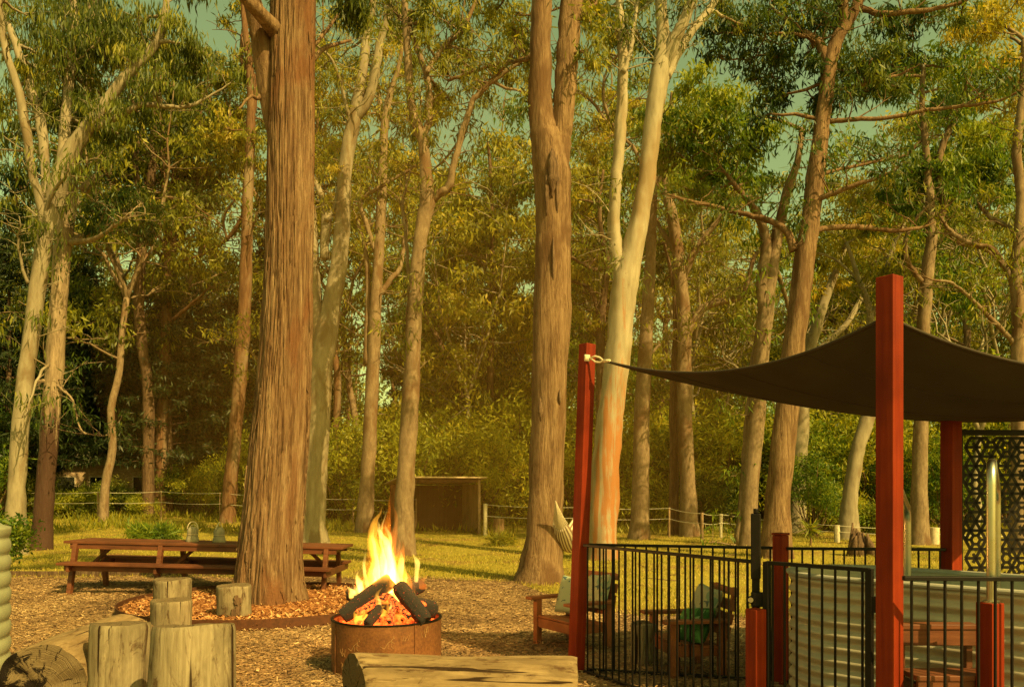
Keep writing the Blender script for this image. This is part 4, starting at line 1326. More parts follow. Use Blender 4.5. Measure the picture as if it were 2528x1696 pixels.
FL = [((845, 1522, 7.30), (966, 1432, 7.50), .074, 'charred log leaning up to the right over the left rim of the fire pit'),
      ((1052, 1534, 7.22), (984, 1446, 7.46), .072, 'charred log leaning up to the left over the front right of the fire pit'),
      ((906, 1540, 7.13), (938, 1500, 7.34), .046, 'small charred log standing at the front of the fire'),
      ((985, 1470, 7.60), (1042, 1445, 7.86), .062, 'charred log with its black end sticking out behind the flames'),
      ((1000, 1490, 7.45), (1072, 1506, 7.60), .082, 'thick charred log lying towards the right rim of the fire pit'),
      ((935, 1478, 7.62), (862, 1465, 7.72), .070, 'log with a pale orange sawn end sticking out at the left of the fire'),
      ((875, 1500, 7.55), (990, 1500, 7.7), .055, 'charred log lying across the back of the embers'),
      ((880, 1515, 7.25), (955, 1470, 7.4), .034, 'thin glowing branch under the left leaning log'),
      ((1010, 1522, 7.2), (955, 1468, 7.42), .032, 'thin glowing branch under the right leaning log'),
      ((960, 1535, 7.12), (975, 1488, 7.35), .030, 'short glowing stick at the middle of the fire front'),
      ((1050, 1500, 7.45), (985, 1470, 7.5), .042, 'glowing branch between the two right-hand logs')]
pale_end = plain('fresh_sawn_end', (.45, .24, .10), .8, 0, .2, .3, 30)
for i, (a, b, r, lab) in enumerate(FL):
    p, q = W(*a), W(*b)
    L_ = (q - p).length
    endm = pale_end if 'orange' in lab else M['char']
    o = round_log('charred_log', [r * .95, r * 1.05, r], L_, 20 + i * 1.7, 36, 14, .12, [M['hot'] if 'glowing' in lab else M['char'], endm, M['char']], .008)
    o.location = p
    o.rotation_mode = 'QUATERNION'
    o.rotation_quaternion = (q - p).to_track_quat('Z', 'Y')
    tag(o, lab, 'log', 'logs burning in the fire pit')


def flame_mat(name, col, st):
    N = NT(name)
    e = N.n('Emission')
    N.put(e.inputs['Color'], col)
    e.inputs['Strength'].default_value = st
    N.t.links.new(e.outputs[0], N.out.inputs['Volume'])
    return N.mat


M['f0'] = flame_mat('flame_outer', (1, .20, .012), 4.6)
M['f1'] = flame_mat('flame_middle', (1, .40, .03), 10.)
M['f2'] = flame_mat('flame_core', (1, .64, .12), 19.)
fire = empty('campfire', (FP[0], FP[1], .42), 'bright yellow and orange flames leaping from the logs in the fire pit', 'fire')


def flame(px, d, y0, y1, rb, layer, seed, sway=.25):
    rg = random.Random(seed)
    p = W(px, y0, d)
    top = W(px, y1, d)
    H_ = top.z - p.z
    n = 18
    path, rad = [], []
    ph, ph2 = rg.uniform(0, 6.28), rg.uniform(0, 6.28)
    for i in range(n + 1):
        t = i / n
        am = rb * sway * 4 * t ** 1.2
        path.append(Vector((p.x + am * math.sin(ph + t * 5.5) * .6 - .0, p.y + am * .6 * math.sin(ph2 + t * 4.5), p.z + H_ * t)))
        prof = (math.sin(math.pi * min(1, (t + .06) ** .62)) * .75 + .25 * (1 - t)) * (1 - t ** 4)
        rad.append(max(.0015, rb * prof * (1 + .16 * math.sin(ph2 * 2 + t * 9) + .16 * mn.noise(Vector((t * 7, seed * 1.7, 0))))))
    m = MB()
    m.tube(path, rad, 16, True, .55)
    m.v = [(x + .034 * q.x, y + .034 * q.y, z + .02 * q.z) for (x, y, z) in m.v for q in [mn.noise_vector(Vector((x * 13 + seed, y * 13, z * 7.5))) * min(1, (z - p.z + .03) * 6)]]
    o = m.build('flame', M['f%d' % layer], fire, (FP[0], FP[1], .42), smooth=True)
    return o


FLM = [(950, 7.50, 1490, 1190, .115, 0), (938, 7.50, 1480, 1225, .09, 1), (955, 7.50, 1472, 1262, .07, 2), (960, 7.5, 1480, 1210, .07, 0), (925, 7.53, 1480, 1300, .07, 0), (975, 7.53, 1480, 1290, .065, 0), (962, 7.52, 1462, 1262, .045, 2), (930, 7.54, 1470, 1282, .06, 1),
       (975, 7.56, 1468, 1318, .085, 0), (972, 7.54, 1460, 1352, .055, 1), (925, 7.52, 1470, 1352, .08, 0), (922, 7.50, 1465, 1378, .055, 1), (925, 7.5, 1460, 1400, .035, 2),
       (900, 7.45, 1490, 1390, .065, 0), (897, 7.44, 1482, 1405, .042, 1), (890, 7.42, 1476, 1420, .024, 2), (1000, 7.56, 1485, 1350, .06, 0), (997, 7.55, 1478, 1366, .038, 1), (998, 7.55, 1470, 1385, .020, 2),
       (1013, 7.52, 1500, 1436, .035, 0), (1015, 7.5, 1492, 1450, .018, 1), (935, 7.33, 1522, 1440, .035, 1), (934, 7.32, 1505, 1455, .018, 2), (962, 7.25, 1530, 1455, .026, 1), (964, 7.24, 1520, 1470, .013, 2),
       (895, 7.28, 1530, 1500, .07, 1), (940, 7.3, 1520, 1488, .05, 1), (985, 7.3, 1528, 1495, .05, 0), (876, 7.4, 1470, 1420, .022, 0), (960, 7.6, 1400, 1284, .035, 1), (1018, 7.6, 1470, 1450, .03, 1), (940, 7.5, 1420, 1290, .04, 0)]
rg = random.Random(99)
for k in range(44):
    px = 948 + rg.gauss(0, 44)
    h_ = max(38, 170 - abs(px - 948) * 1.55 + rg.uniform(-50, 45))
    y0 = rg.uniform(1425, 1490)
    FLM.append((px, 7.5 + rg.uniform(-.1, .12), y0, y0 - h_, rg.uniform(.018, .044), rg.choice([0, 0, 1, 1, 2])))
for i, (px, d, y0, y1, rb, ly) in enumerate(FLM):
    flame(px, d, y0, y1, rb, ly, 50 + i, .25 if rb > .09 else .5)
li = bpy.data.lights.new('fire_light', 'POINT')
li.energy = 60
li.color = (1, .40, .09)
li.shadow_soft_size = .16
lo = bpy.data.objects.new('fire_light', li)
COL.objects.link(lo)
lo.location = (FP[0] - .02, FP[1] + .05, 1.12)

# ------------------------------------------------------------------ picnic table
root = empty('picnic_table', (X(522, 13.35), 13.35, terr(X(522, 13.35), 13.35)), 'very long red-brown picnic table with attached benches, half hidden by the stringybark', 'table')
root.rotation_euler = (0, R(1.25), R(-1.0))
TL = 4.56
mb = MB()
for k in range(5):
    mb.box((0, -.34 + .17 * k, .795), (TL, .16, .042))
mb.build('tabletop', M['table'], root, bevel=.006)
mb = MB()
for s in (-1, 1):
    mb.box((0, s * .385, .732), (TL - .2, .035, .082))
mb.build('apron', M['table'], root, bevel=.004)
for s in (-1, 1):
    mb = MB()
    mb.box((0, s * .66 - .075, .475), (TL - .22, .145, .042)); mb.box((0, s * .66 + .075, .475), (TL - .22, .145, .042))
    mb.build('bench', M['table'], root, bevel=.006)
    mb = MB()
    mb.box((0, s * .66, .405), (TL - .34, .035, .092))
    mb.build('bench_rail', M['table'], root, bevel=.004)
for x in (-2.08, -.68, .70, 2.02):
    for s in (-1, 1):
        mb = MB()
        mb.beam((x, s * .40, .77), (x, s * .58, -.09), .09, .07, (1, 0, 0))
        mb.build('leg', M['table'], root, bevel=.005)
    mb = MB()
    mb.box((x + .075, 0, .40), (.045, 1.55, .10)); mb.box((x + .075, 0, .735), (.045, .78, .08))
    mb.build('cross_beam', M['table'], root, bevel=.004)
for x, s in ((-2.08, 1), (-.68, 1), (2.02, -1)):
    mb = MB()
    mb.beam((x + .08 * s, 0, .43), (x + .42 * s, 0, .74), .06, .05)
    mb.build('brace', M['table'], root, bevel=.004)

N = NT('pale_glazed_stoneware')
n1 = N.noise(N.coord((1, 1, 1)), 9, 4, .6)
M['stoneware'] = N.bsdf(N.ramp(n1, [(.3, (.20, .17, .115)), (.7, (.30, .265, .19))]), .6, n1, .2, .004)
for px, ang, lab in ((475, .3, 'pale stone lantern with upright rope loop, left one on the picnic table'), (541, 1.2, 'pale stone lantern with slanting rope loop, right one on the picnic table')):
    d = 13.4
    x = X(px, d)
    z = terr(0, 13.35) + .816 - (x - root.location.x) * math.sin(R(1.25))
    z = root.location.z + .816 * math.cos(R(1.25)) - (x - root.location.x) * math.tan(R(1.25))
    ln = empty('lantern', (x, d, z), lab, 'lantern', 'lanterns on the picnic table')
    ln.rotation_euler = (0, R(1.25), ang)
    mb = MB()
    mb.lathe([(.0, .0), (.105, .0), (.108, .015), (.10, .06), (.088, .095), (.086, .11), (.092, .125), (.088, .18), (.07, .225), (.045, .245), (.04, .25), (.0, .25)], 28)
    mb.build('body', M['stoneware'], ln, smooth=True, auto=50)
    mb = MB()
    mb.lathe([(.0905, .118), (.096, .122), (.0905, .128)], 28)
    pts = [(.085 * math.cos(a), .02 * math.sin(a * 2), .20 + .135 * math.sin(a)) for a in [math.pi * k / 14 for k in range(15)]]
    mb.tube(pts, .0075, 8)
    pts = [(.075 * math.cos(a) + .01, .045 + .02 * math.cos(a), .17 + .10 * math.sin(a) * 1.1) for a in [math.pi * k / 12 for k in range(13)]]
    mb.tube(pts, .006, 8)
    mb.build('handle', M['rope'], ln, smooth=True)


# ------------------------------------------------------------------ chairs and cushions
def chair(cx_, cy_, ang, w, lab):
    rt = empty('garden_chair', (cx_, cy_, 0), lab, 'chair', 'low timber arm chairs by the pool fence', ang)
    dp = .52
    hw = w / 2
    ws = M['chairwood']
    for sx in (-1, 1):
        for sy in (-1, 1):
            m = MB()
            m.box((sx * (hw - .035), sy * (dp / 2 - .035), .245 if sy < 0 else .24), (.07, .07, .50 if sy < 0 else .51))
            m.build('leg', ws, rt, bevel=.005)
        m = MB()
        m.box((sx * (hw - .02), -.03, .512), (.115, dp + .10, .032))
        m.build('arm', ws, rt, bevel=.006)
    m = MB()
    m.box((0, -dp / 2 + .03, .245), (w - .145, .03, .10)); m.box((0, dp / 2 - .03, .22), (w - .145, .03, .10))
    for sx in (-1, 1):
        m.box((sx * (hw - .05), 0, .24), (.028, dp - .145, .10))
    m.build('seat_rail', ws, rt, bevel=.004)
    m = MB()
    for k in range(5):
        m.beam((-hw + .03, -dp / 2 + .06 + k * .1, .312 - k * .012), (hw - .03, -dp / 2 + .06 + k * .1, .312 - k * .012), .088, .022)
    m.build('seat', ws, rt, bevel=.003)
    m = MB()
    for z in (.40, .52, .64, .76):
        m.beam((-hw + .02, dp / 2 + .01 + (z - .3) * .22, z), (hw - .02, dp / 2 + .01 + (z - .3) * .22, z), .024, .098 if z < .7 else .07, (0, .22, 1))
    for sx in (-1, 1):
        m.beam((sx * (hw - .12), dp / 2 + .012, .24), (sx * (hw - .12), dp / 2 + .13, .80), .05, .03, (0, 1, 0))
    m.build('backrest', ws, rt, bevel=.004)
    return rt


CH1 = (X(1408, 8.6) + .02, 8.62, R(-56)); CH2 = (1.64, 7.48, R(-82))
chair(*CH1, .72, 'low red-brown timber arm chair just left of and behind the thinner red sail post')
chair(*CH2, .64, 'low red-brown timber arm chair seen through the pool fence, green cushion on its seat')


def fabric_mat(name, base, a, b, lo=.54):
    N = NT(name)
    n1 = N.noise(N.coord((1, 1, 1)), 7, 3, .5, .8)
    n2 = N.noise(N.coord((1, 1, 1)), 13, 3, .5, .5)
    w = N.noise(N.coord((1, 1, 1)), 220, 2, .5)
    c = N.mix(N.ramp(n1, [(lo, (0, 0, 0)), (lo + .03, (1, 1, 1))]), base, a)
    c = N.mix(N.ramp(n2, [(.60, (0, 0, 0)), (.63, (1, 1, 1))]), c, b)
    return N.bsdf(c, .95, w, .2, .002, spec=.1)


def cushion(mat_, w, h, t, loc, rot, lab):
    m = MB()
    n = 22
    vs, fs = [], []
    for s in (1, -1):
        for j in range(n + 1):
            for i in range(n + 1):
                u, v = i / n * 2 - 1, j / n * 2 - 1
                k = max(0, (1 - u ** 4) * (1 - v ** 4)) ** .42
                pin = 1 - .07 * (1 - abs(u)) * abs(v) ** 3
                pin2 = 1 - .07 * (1 - abs(v)) * abs(u) ** 3
                wr = .010 * mn.noise(Vector((u * 2.5, v * 2.5, s + loc[0] * 9))) * k
                vs.append((u * w / 2 * pin2, s * (t / 2 * k) + wr, v * h / 2 * pin))
    q = (n + 1) * (n + 1)
    for s in (0, 1):
        for j in range(n):
            for i in range(n):
                a = s * q + j * (n + 1) + i
                f = (a, a + 1, a + n + 2, a + n + 1)
                fs.append(f if s else f[::-1])
    m.add(vs, fs)
    o = m.build('cushion', mat_, smooth=True)
    o.location = loc
    o.rotation_euler = rot
    return tag(o, lab, 'cushion', 'cushions on the timber arm chairs')


cm1 = fabric_mat('pale_teal_cushion', (.28, .33, .24), (.16, .24, .20), (.07, .11, .13), .60)
cm2 = fabric_mat('pale_floral_cushion', (.36, .36, .25), (.19, .27, .21), (.08, .11, .12), .56)
cm3 = fabric_mat('green_leaf_cushion', (.085, .20, .06), (.04, .10, .03), (.26, .32, .17), .5)


def chpt(ch, lx, ly, z):
    c_, s_ = math.cos(ch[2]), math.sin(ch[2])
    return (ch[0] + lx * c_ - ly * s_, ch[1] + lx * s_ + ly * c_, z)


cushion(cm1, .42, .42, .15, chpt(CH1, -.12, .12, .525), (R(-17), R(4), CH1[2] + R(14)), 'pale teal cushion with a dark blue foot, left of the thinner red sail post')
cushion(cm2, .40, .38, .14, chpt(CH1, .17, .21, .60), (R(-16), R(-6), CH1[2] - R(10)), 'pale cream floral cushion seen through the fence right of the thinner sail post')
cushion(cm2, .40, .38, .13, chpt(CH2, -.05, .20, .60), (R(-18), R(5), CH2[2] + R(8)), 'pale blue-grey cushion against the backrest of the nearer arm chair')
cushion(cm3, .42, .36, .15, chpt(CH2, .10, .03, .44), (R(-34), R(-8), CH2[2] + R(20)), 'bright green leaf-patterned cushion on the seat of the nearer arm chair')


# ------------------------------------------------------------------ posts, pool fence, gate
def red_post(px, d, a, ztop, lab, rz=35, lean=0.0, group='red timber posts round the pool', cap=False):
    mb = MB()
    mb.box((0, 0, ztop / 2 - .1), (a, a, ztop + .2))
    o = mb.build('red_post', M['redpost'], bevel=.006)
    o.location = (X(px, d), d, 0)
    o.rotation_euler = (0, lean, R(rz))
    tag(o, lab, 'post', group)
    if cap:
        mb = MB()
        mb.box((0, 0, ztop + .012), (a + .012, a + .012, .02))
        mb.build('cap', M['redpost'], o, bevel=.005)
    return o


P1 = red_post(1422, 7.40, .114, 3.05, 'thinner tall red post tied to the far left corner of the shade sail', 35, 0)
P1.rotation_mode = 'XYZ'
P1.rotation_euler = (Matrix.Rotation(R(2.0), 3, 'Y') @ Matrix.Rotation(R(35), 3, 'Z')).to_euler()
P2 = red_post(2196, 4.82, .114, 2.985, 'tallest and nearest red post, holding the peak of the shade sail', 34, 0)
red_post(1927, 6.96, .10, 1.30, 'short capped red post on the back fence left of the corrugated tank', 35, 0, cap=True)
red_post(1866, 5.48, .10, .88, 'red stub post under the black gate latch', 30)
red_post(2444, 4.66, .105, 1.04, 'short red post carrying the front foot of the steel handrail', 20)
P5 = red_post(2348, 6.82, .12, 2.62, 'dark red post in shadow beside the black lattice screen', 22)


def fence_panel(p, q, zt, name, lab, n, stiles=(), group='black pool fence panels', bottom=.03, cat='fence'):
    p, q = Vector(p), Vector(q)
    rt = empty(name, (p.x, p.y, 0), lab, cat, group)
    L_ = (q - p).length
    ang = math.atan2(q.y - p.y, q.x - p.x)
    rt.rotation_euler = (0, 0, ang)
    m = MB(); m.box((L_ / 2, 0, zt - .0125), (L_, .038, .025)); m.build('top_rail', M['black'], rt, bevel=.003)
    m = MB(); m.box((L_ / 2, 0, bottom), (L_, .038, .025)); m.build('bottom_rail', M['black'], rt, bevel=.003)
    pk = None
    for i in range(n):
        x = L_ * (i + .5) / n
        if pk is None:
            m = MB(); m.tube([(0, 0, bottom - .005), (0, 0, zt - .02)], .0085, 10)
            pk = m.build('picket', M['black'], rt, smooth=True, auto=40)
            pk.location = (x, 0, 0)
        else:
            c = pk.copy(); COL.objects.link(c); c.parent = rt; c.location = (x, 0, 0)
    for x in stiles:
        m = MB(); m.box((x, 0, zt / 2 - .02), (.04, .045, zt + .03)); m.build('stile', M['black'], rt, bevel=.003)
    return rt


A1 = (X(1440, 7.34) + .01, 7.32, 0); A2 = (X(1862, 5.62), 5.66, 0)
fence_panel(A1, A2, 1.2, 'pool_fence', 'black picket fence running from the thinner red post to the black gate latch', 22)
fence_panel((X(1452, 7.36), 7.40, 0), (X(1917, 6.98), 6.99, 0), 1.2, 'pool_fence', 'black picket fence behind the garden chairs, running to the short capped red post', 17)
fence_panel((X(1940, 6.95), 6.93, 0), (X(2334, 6.80), 6.80, 0), 1.2, 'pool_fence', 'black picket fence at the back of the corrugated tank', 15)
fence_panel((X(2230, 4.6) + .0, 4.60, 0), (3.95, 4.52, 0), 1.2, 'pool_fence', 'black picket fence nearest the camera, right of the tallest red post', 18)
g1, g2 = (X(1893, 5.53), 5.53, 0), (X(2150, 5.0), 5.02, 0)
gl = math.hypot(g2[0] - g1[0], g2[1] - g1[1])
gt = fence_panel(g1, g2, 1.205, 'pool_gate', 'black picket gate hinged on the tallest red post in front of the corrugated tank', 8, (.0, gl), None, cat='gate')
m = MB(); m.box((gl + .035, 0, .98), (.05, .035, .10)); m.tube([(gl + .06, -.005, .93), (gl + .06, -.005, 1.03)], .014, 12); m.build('hinge', M['black'], gt, bevel=.004)
lt = empty('gate_latch_post', (X(1866, 5.63), 5.63, 0), 'black steel post with a tall magnetic gate latch', 'post')
m = MB(); m.box((0, 0, .72), (.052, .052, 1.50)); m.build('post', M['black'], lt, bevel=.004)
m = MB(); m.box((0, -.004, 1.30), (.066, .066, .46)); m.tube([(0, -.004, 1.53), (0, -.004, 1.565)], .018, 14); m.build('latch_tube', M['black'], lt, bevel=.006)
m = MB(); m.box((.02, -.04, .93), (.10, .05, .10)); m.tube([(-.03, -.085, .93), (-.03, -.05, .93)], .026, 16); m.build('latch_box', M['black'], lt, bevel=.006)
m = MB(); m.tube([(-.03, -.092, .93), (-.03, -.084, .93)], .018, 16); m.build('lock_plate', M['steel'], lt)
lt.rotation_euler = (0, 0, R(-20))

# ------------------------------------------------------------------ corrugated plunge tank
C1, C2, RT = Vector((2.66, 6.0, 0)), Vector((3.52, 5.18, 0)), .53
ax = (C2 - C1).normalized()
th = math.atan2(ax.y, ax.x)


def obround(r, k=40):
    pts = []
    for i in range(k + 1):
        a = th + math.pi / 2 + math.pi * i / k
        pts.append((C1.x + r * math.cos(a), C1.y + r * math.sin(a)))
    for i in range(1, 12):
        t = i / 12
        a = th - math.pi / 2
        q = C1.lerp(C2, t)
        pts.append((q.x + r * math.cos(a), q.y + r * math.sin(a)))
    for i in range(k + 1):
        a = th - math.pi / 2 + math.pi * i / k
        pts.append((C2.x + r * math.cos(a), C2.y + r * math.sin(a)))
    for i in range(1, 12):
        t = i / 12
        a = th + math.pi / 2
        q = C2.lerp(C1, t)
        pts.append((q.x + r * math.cos(a), q.y + r * math.sin(a)))
    return pts


def sweep(mb, prof, closed=False, mi=0):
    loops = [obround(RT + o) for o, z in prof]
    n = len(loops[0])
    vs = [(x, y, prof[i][1]) for i, lp in enumerate(loops) for x, y in lp]
    fs = []
    for i in range(len(prof) - 1):
        for k in range(n):
            k2 = (k + 1) % n
            fs.append((i * n + k, i * n + k2, (i + 1) * n + k2, (i + 1) * n + k))
    mb.add(vs, fs, mi)


root = empty('plunge_pool', (C1.x, C1.y, 0), 'oval plunge pool of corrugated galvanised steel behind the black gate', 'pool')
mb = MB()
prof = [(.014 * math.sin(2 * math.pi * i / 10), i * .0092) for i in range(116)]
sweep(mb, prof)
sweep(mb, [(-.03, 1.066), (-.03, .3)])
mb.build('wall', M['galv'], root, (C1.x, C1.y, 0), smooth=True)
mb = MB()
sweep(mb, [(-.045, 1.062), (-.045, 1.085), (.03, 1.085), (.034, 1.075), (.03, 1.060), (-.045, 1.062)])
mb.build('rim', plain('grey_pool_coping', (.30, .30, .28), .55, 0, .4, .1, 6), root, (C1.x, C1.y, 0), smooth=True, auto=35)
mb = MB()
pts = obround(RT - .032)
mb.add([(x, y, .93) for x, y in pts], [tuple(range(len(pts)))])
N = NT('pool_water')
n1 = N.noise(N.coord((1, 1, 1)), 9, 3, .5)
wm = N.bsdf((.05, .10, .085), .05, n1, .12, .01, spec=.6)
wt = mb.build('water', wm, root, (C1.x, C1.y, 0))

# steps, handrails
root = empty('pool_steps', (X(2322, 4.9), 4.9, 0), 'red timber steps up to the corrugated pool, between the tallest post and the short post', 'steps')
for z, y0, y1 in ((.60, 4.70, 4.92), (.865, 4.93, 5.03)):
    m = MB()
    m.box((2.64, (y0 + y1) / 2, z - .016), (.50, y1 - y0, .032))
    m.build('tread', M['table'], root, (X(2322, 4.9), 4.9, 0), bevel=.004)
    m = MB()
    m.box((2.64, y0 + .022, z - .083), (.478, .028, .10))
    m.build('riser', M['table'], root, (X(2322, 4.9), 4.9, 0), bevel=.004)
m = MB()
for x in (2.43, 2.85):
    m.box((x, 4.86, .29), (.04, .18, .50))
    m.box((x, 4.985, .40), (.04, .05, .84))
m.build('stringer', M['table'], root, (X(2322, 4.9), 4.9, 0), bevel=.004)


def handrail(pf, pb, zf, lab):
    pf, pb = Vector(pf), Vector(pb)
    d_ = (pb - pf); d_.z = 0
    L_ = d_.length
    d_.normalize()
    pts = [pf, pf + Vector((0, 0, (zf - pf.z) * .5))]
    r = .13
    for k in range(9):
        a = math.pi / 2 * k / 8
        pts.append(Vector((pf.x, pf.y, zf - r)) + d_ * r * (1 - math.cos(a)) + Vector((0, 0, r * math.sin(a))))
    e = Vector((pb.x, pb.y, zf - .28))
    for k in range(9):
        a = math.pi / 2 * k / 8
        pts.append(e - d_ * r * (1 - math.sin(a)) + Vector((0, 0, r * math.cos(a) - r + .14)))
    pts.append(Vector((pb.x, pb.y, .75)))
    m = MB()
    m.tube(pts, .026, 18)
    m.tube([pf + Vector((0, 0, 0)), pf + Vector((0, 0, .012))], .045, 18)
    o = m.build('handrail', M['steel'], smooth=True, auto=40)
    return tag(o, lab, 'handrail', 'steel handrails of the pool steps')


handrail((X(2447, 4.66), 4.66, 1.04), (3.42, 5.62, 0), 1.86, 'stainless steel handrail bent over into the pool, standing on the short red post')
handrail((X(2212, 5.02), 5.02, .3), (2.94, 5.92, 0), 1.72, 'stainless steel handrail mostly hidden behind the tallest red post')

# ------------------------------------------------------------------ shade sail
root = empty('shade_sail', (2.27, 4.9, 2.75), 'dark brown fabric shade sail stretched between the red posts', 'shade sail')
SA, SB = Vector((X(1497, 7.22), 7.22, 2.86)), Vector((X(2190, 4.9), 4.9, 2.765))
S4, S3 = Vector((4.05, 4.62, 2.33)), Vector((6.35, 8.4, 2.56))


def edge(p, q, sag, inn, t):
    k = 4 * t * (1 - t)
    return p.lerp(q, t) + Vector((inn[0] * k, inn[1] * k, -sag * k))


def coons(u, v):   # u: A->B (near edge) / far..., v towards the far side
    near = lambda t: edge(SA, SB, .20, (.10, .12), t)
    far = lambda t: edge(SA + Vector((.03, .05, -.004)), S3, .285, (-.05, -.15), t)
    return near, far


n = 40
mb = MB()
vs, fs = [], []
nearA = lambda t: edge(SA, SB, .195, (.10, .08), t)
rightB = lambda t: edge(SB, S4, .09, (-.02, .10), t)
farC = lambda t: edge(SA, S3, .285, (-.05, -.15), t)
endD = lambda t: edge(S4, S3, .10, (-.25, -.05), t)
# patch with corners SA, SB, S4, S3: bilinear Coons
for j in range(n + 1):
    v = j / n
    for i in range(n + 1):
        u = i / n
        # u along SA->SB (bottom) and S3->S4 (top); v along SA->S3 (left) and SB->S4 (right)
        b, t_ = nearA(u), endD(1 - u)
        l, r_ = farC(v), rightB(v)
        p = b * (1 - v) + t_ * v + l * (1 - u) + r_ * u - (SA * (1 - u) * (1 - v) + SB * u * (1 - v) + S3 * (1 - u) * v + S4 * u * v)
        vs.append(p)
for j in range(n):
    for i in range(n):
        a = j * (n + 1) + i
        fs.append((a, a + 1, a + n + 2, a + n + 1))
mb.add(vs, fs)
N = NT('shade_cloth')
w = N.noise(N.coord((1, 1, 1)), 260, 2, .5)
n1 = N.noise(N.coord((1, 1, 1)), 2.2, 4, .6)
N.bsdf(N.ramp(n1, [(.3, (.062, .054, .040)), (.7, (.082, .072, .054))]), .9, w, .15, .001, spec=.05)
tl = N.n('BsdfTranslucent')
tl.inputs['Color'].default_value = (.07, .046, .014, 1)
ms = N.n('MixShader')
ms.inputs[0].default_value = .3
N.t.links.new(N.out.inputs[0].links[0].from_socket, ms.inputs[1])
N.t.links.new(tl.outputs[0], ms.inputs[2])
N.t.links.new(ms.outputs[0], N.out.inputs[0])
sail = mb.build('canopy', N.mat, root, (2.27, 4.9, 2.75), smooth=True)
so = sail.modifiers.new('solid', 'SOLIDIFY'); so.thickness = .004
mb = MB()
for fn in (nearA, rightB, farC, endD):
    mb.tube([fn(i / 36) for i in range(37)], .011, 8)
mb.build('hem', plain('dark_webbing', (.045, .034, .024), .8, 0, .2, .2, 40), root, (2.27, 4.9, 2.75), smooth=True)
mb = MB()
pp = Vector((X(1457, 7.33), 7.31, 2.905))
mb.box(pp + Vector((-.03, .0, 0)), (.055, .02, .06), Matrix.Rotation(R(35), 3, 'Z'))
tc = (SA - pp)
for s in (-1, 1):
    mb.tube([pp, pp + tc * .3 + Vector((0, 0, .026 * s)), pp + tc * .6 + Vector((0, 0, .022 * s)), pp + tc * .82, SA], .009, 8)
mb.tube([SA - tc * .15, SA + (SB - SA).normalized() * .05], .014, 8)
mb.build('corner_shackle', M['rope'], root, (2.27, 4.9, 2.75), smooth=True)
for ii in (10, 20, 30):
    mb = MB()
    mb.tube([Vector(vs[j * (n + 1) + ii]) - Vector((0, 0, .004)) for j in range(n + 1)], .006, 6)
    mb.build('seam', bpy.data.materials['dark_webbing'], root, (2.27, 4.9, 2.75), smooth=True)
for i, (pt, lab) in enumerate(((S4, 'red sail post at the near right corner of the shade sail'), (S3, 'red sail post at the far right corner of the shade sail'))):
    mb = MB(); mb.box((0, 0, 1.3), (.114, .114, 2.9))
    o = mb.build('red_post', M['redpost'], bevel=.006); o.location = (pt.x + .1, pt.y - .04, 0); o.rotation_euler = (0, 0, R(30))
    tag(o, lab, 'post', 'red timber posts round the pool')

# ------------------------------------------------------------------ lattice screen
root = empty('lattice_screen', (3.86, 6.86, 0), 'black laser-cut metal privacy screen with a star and triangle pattern', 'screen')
z0, z1, w_ = .55, 2.19, 1.75
mb = MB()
for x in (.0, w_):
    mb.box((x, 0, (z0 + z1) / 2), (.045, .012, z1 - z0))
for z in (z0, z1):
    mb.box((w_ / 2, 0, z), (w_ + .045, .014, .05))
mb.build('frame', M['black'], root)
mb = MB()
a = .092
segs = set()


def seg_add(p, q):
    k = tuple(sorted([(round(p[0], 3), round(p[1], 3)), (round(q[0], 3), round(q[1], 3))]))
    segs.add(k)


h = a * math.sqrt(3)
for r_ in range(-1, 14):
    for c_ in range(-1, 17):
        cx_ = c_ * 1.5 * a
        cz_ = r_ * h + (h / 2 if c_ % 2 else 0)
        vtx = [(cx_ + a * math.cos(R(60 * k)), cz_ + a * math.sin(R(60 * k))) for k in range(6)]
        inn = [(cx_ + .46 * a * math.cos(R(60 * k)), cz_ + .46 * a * math.sin(R(60 * k))) for k in range(6)]
        ty = (r_ * 2 + c_ + (1 if c_ % 2 else 0)) % 3
        for k in range(6):
            seg_add(vtx[k], vtx[(k + 1) % 6])
            if ty == 0:
                seg_add((cx_, cz_), vtx[k])
            elif ty == 1:
                seg_add(inn[k], vtx[k]); seg_add(inn[k], inn[(k + 1) % 6])
            elif k % 2:
                seg_add((cx_, cz_), vtx[k])
                m_ = ((vtx[k][0] + vtx[k - 2][0]) / 2, (vtx[k][1] + vtx[k - 2][1]) / 2)
                seg_add((cx_, cz_), m_)
for (p, q) in segs:
    inside = all(0.01 < u[0] < w_ - .01 and .03 < u[1] < z1 - z0 - .03 for u in (p, q))
    if inside:
        mb.beam((p[0], 0, z0 + p[1]), (q[0], 0, z0 + q[1]), .006, .025, (0, 0, 1) if abs(p[1] - q[1]) < .02 else (1, 0, .3))
mb.build('lattice', M['black'], root)
m = MB()
m.box((w_ + .02, 0, 1.1), (.06, .06, 2.3)); m.build('post', M['black'], root)
root.rotation_euler = (0, 0, R(3))

# ------------------------------------------------------------------ poly water tank at the left edge
mb = MB()
prof = [(.01, 1.50), (.35, 1.50), (.62, 1.47), (.80, 1.41), (.86, 1.36)]
z = 1.34
i = 0
while z > .0:
    prof.append((.90 + .028 * abs(math.sin(math.pi * (z / .155))) ** .6, z))
    z -= .0155
prof.append((.9, -.05))
mb.lathe(prof, 96, (0, 0, 0))
o = mb.build('water_tank', M['tank'], smooth=True)
o.location = (-5.62, 7.2, 0)
tag(o, 'pale green ribbed water tank cut off by the left edge of the photo', 'tank')

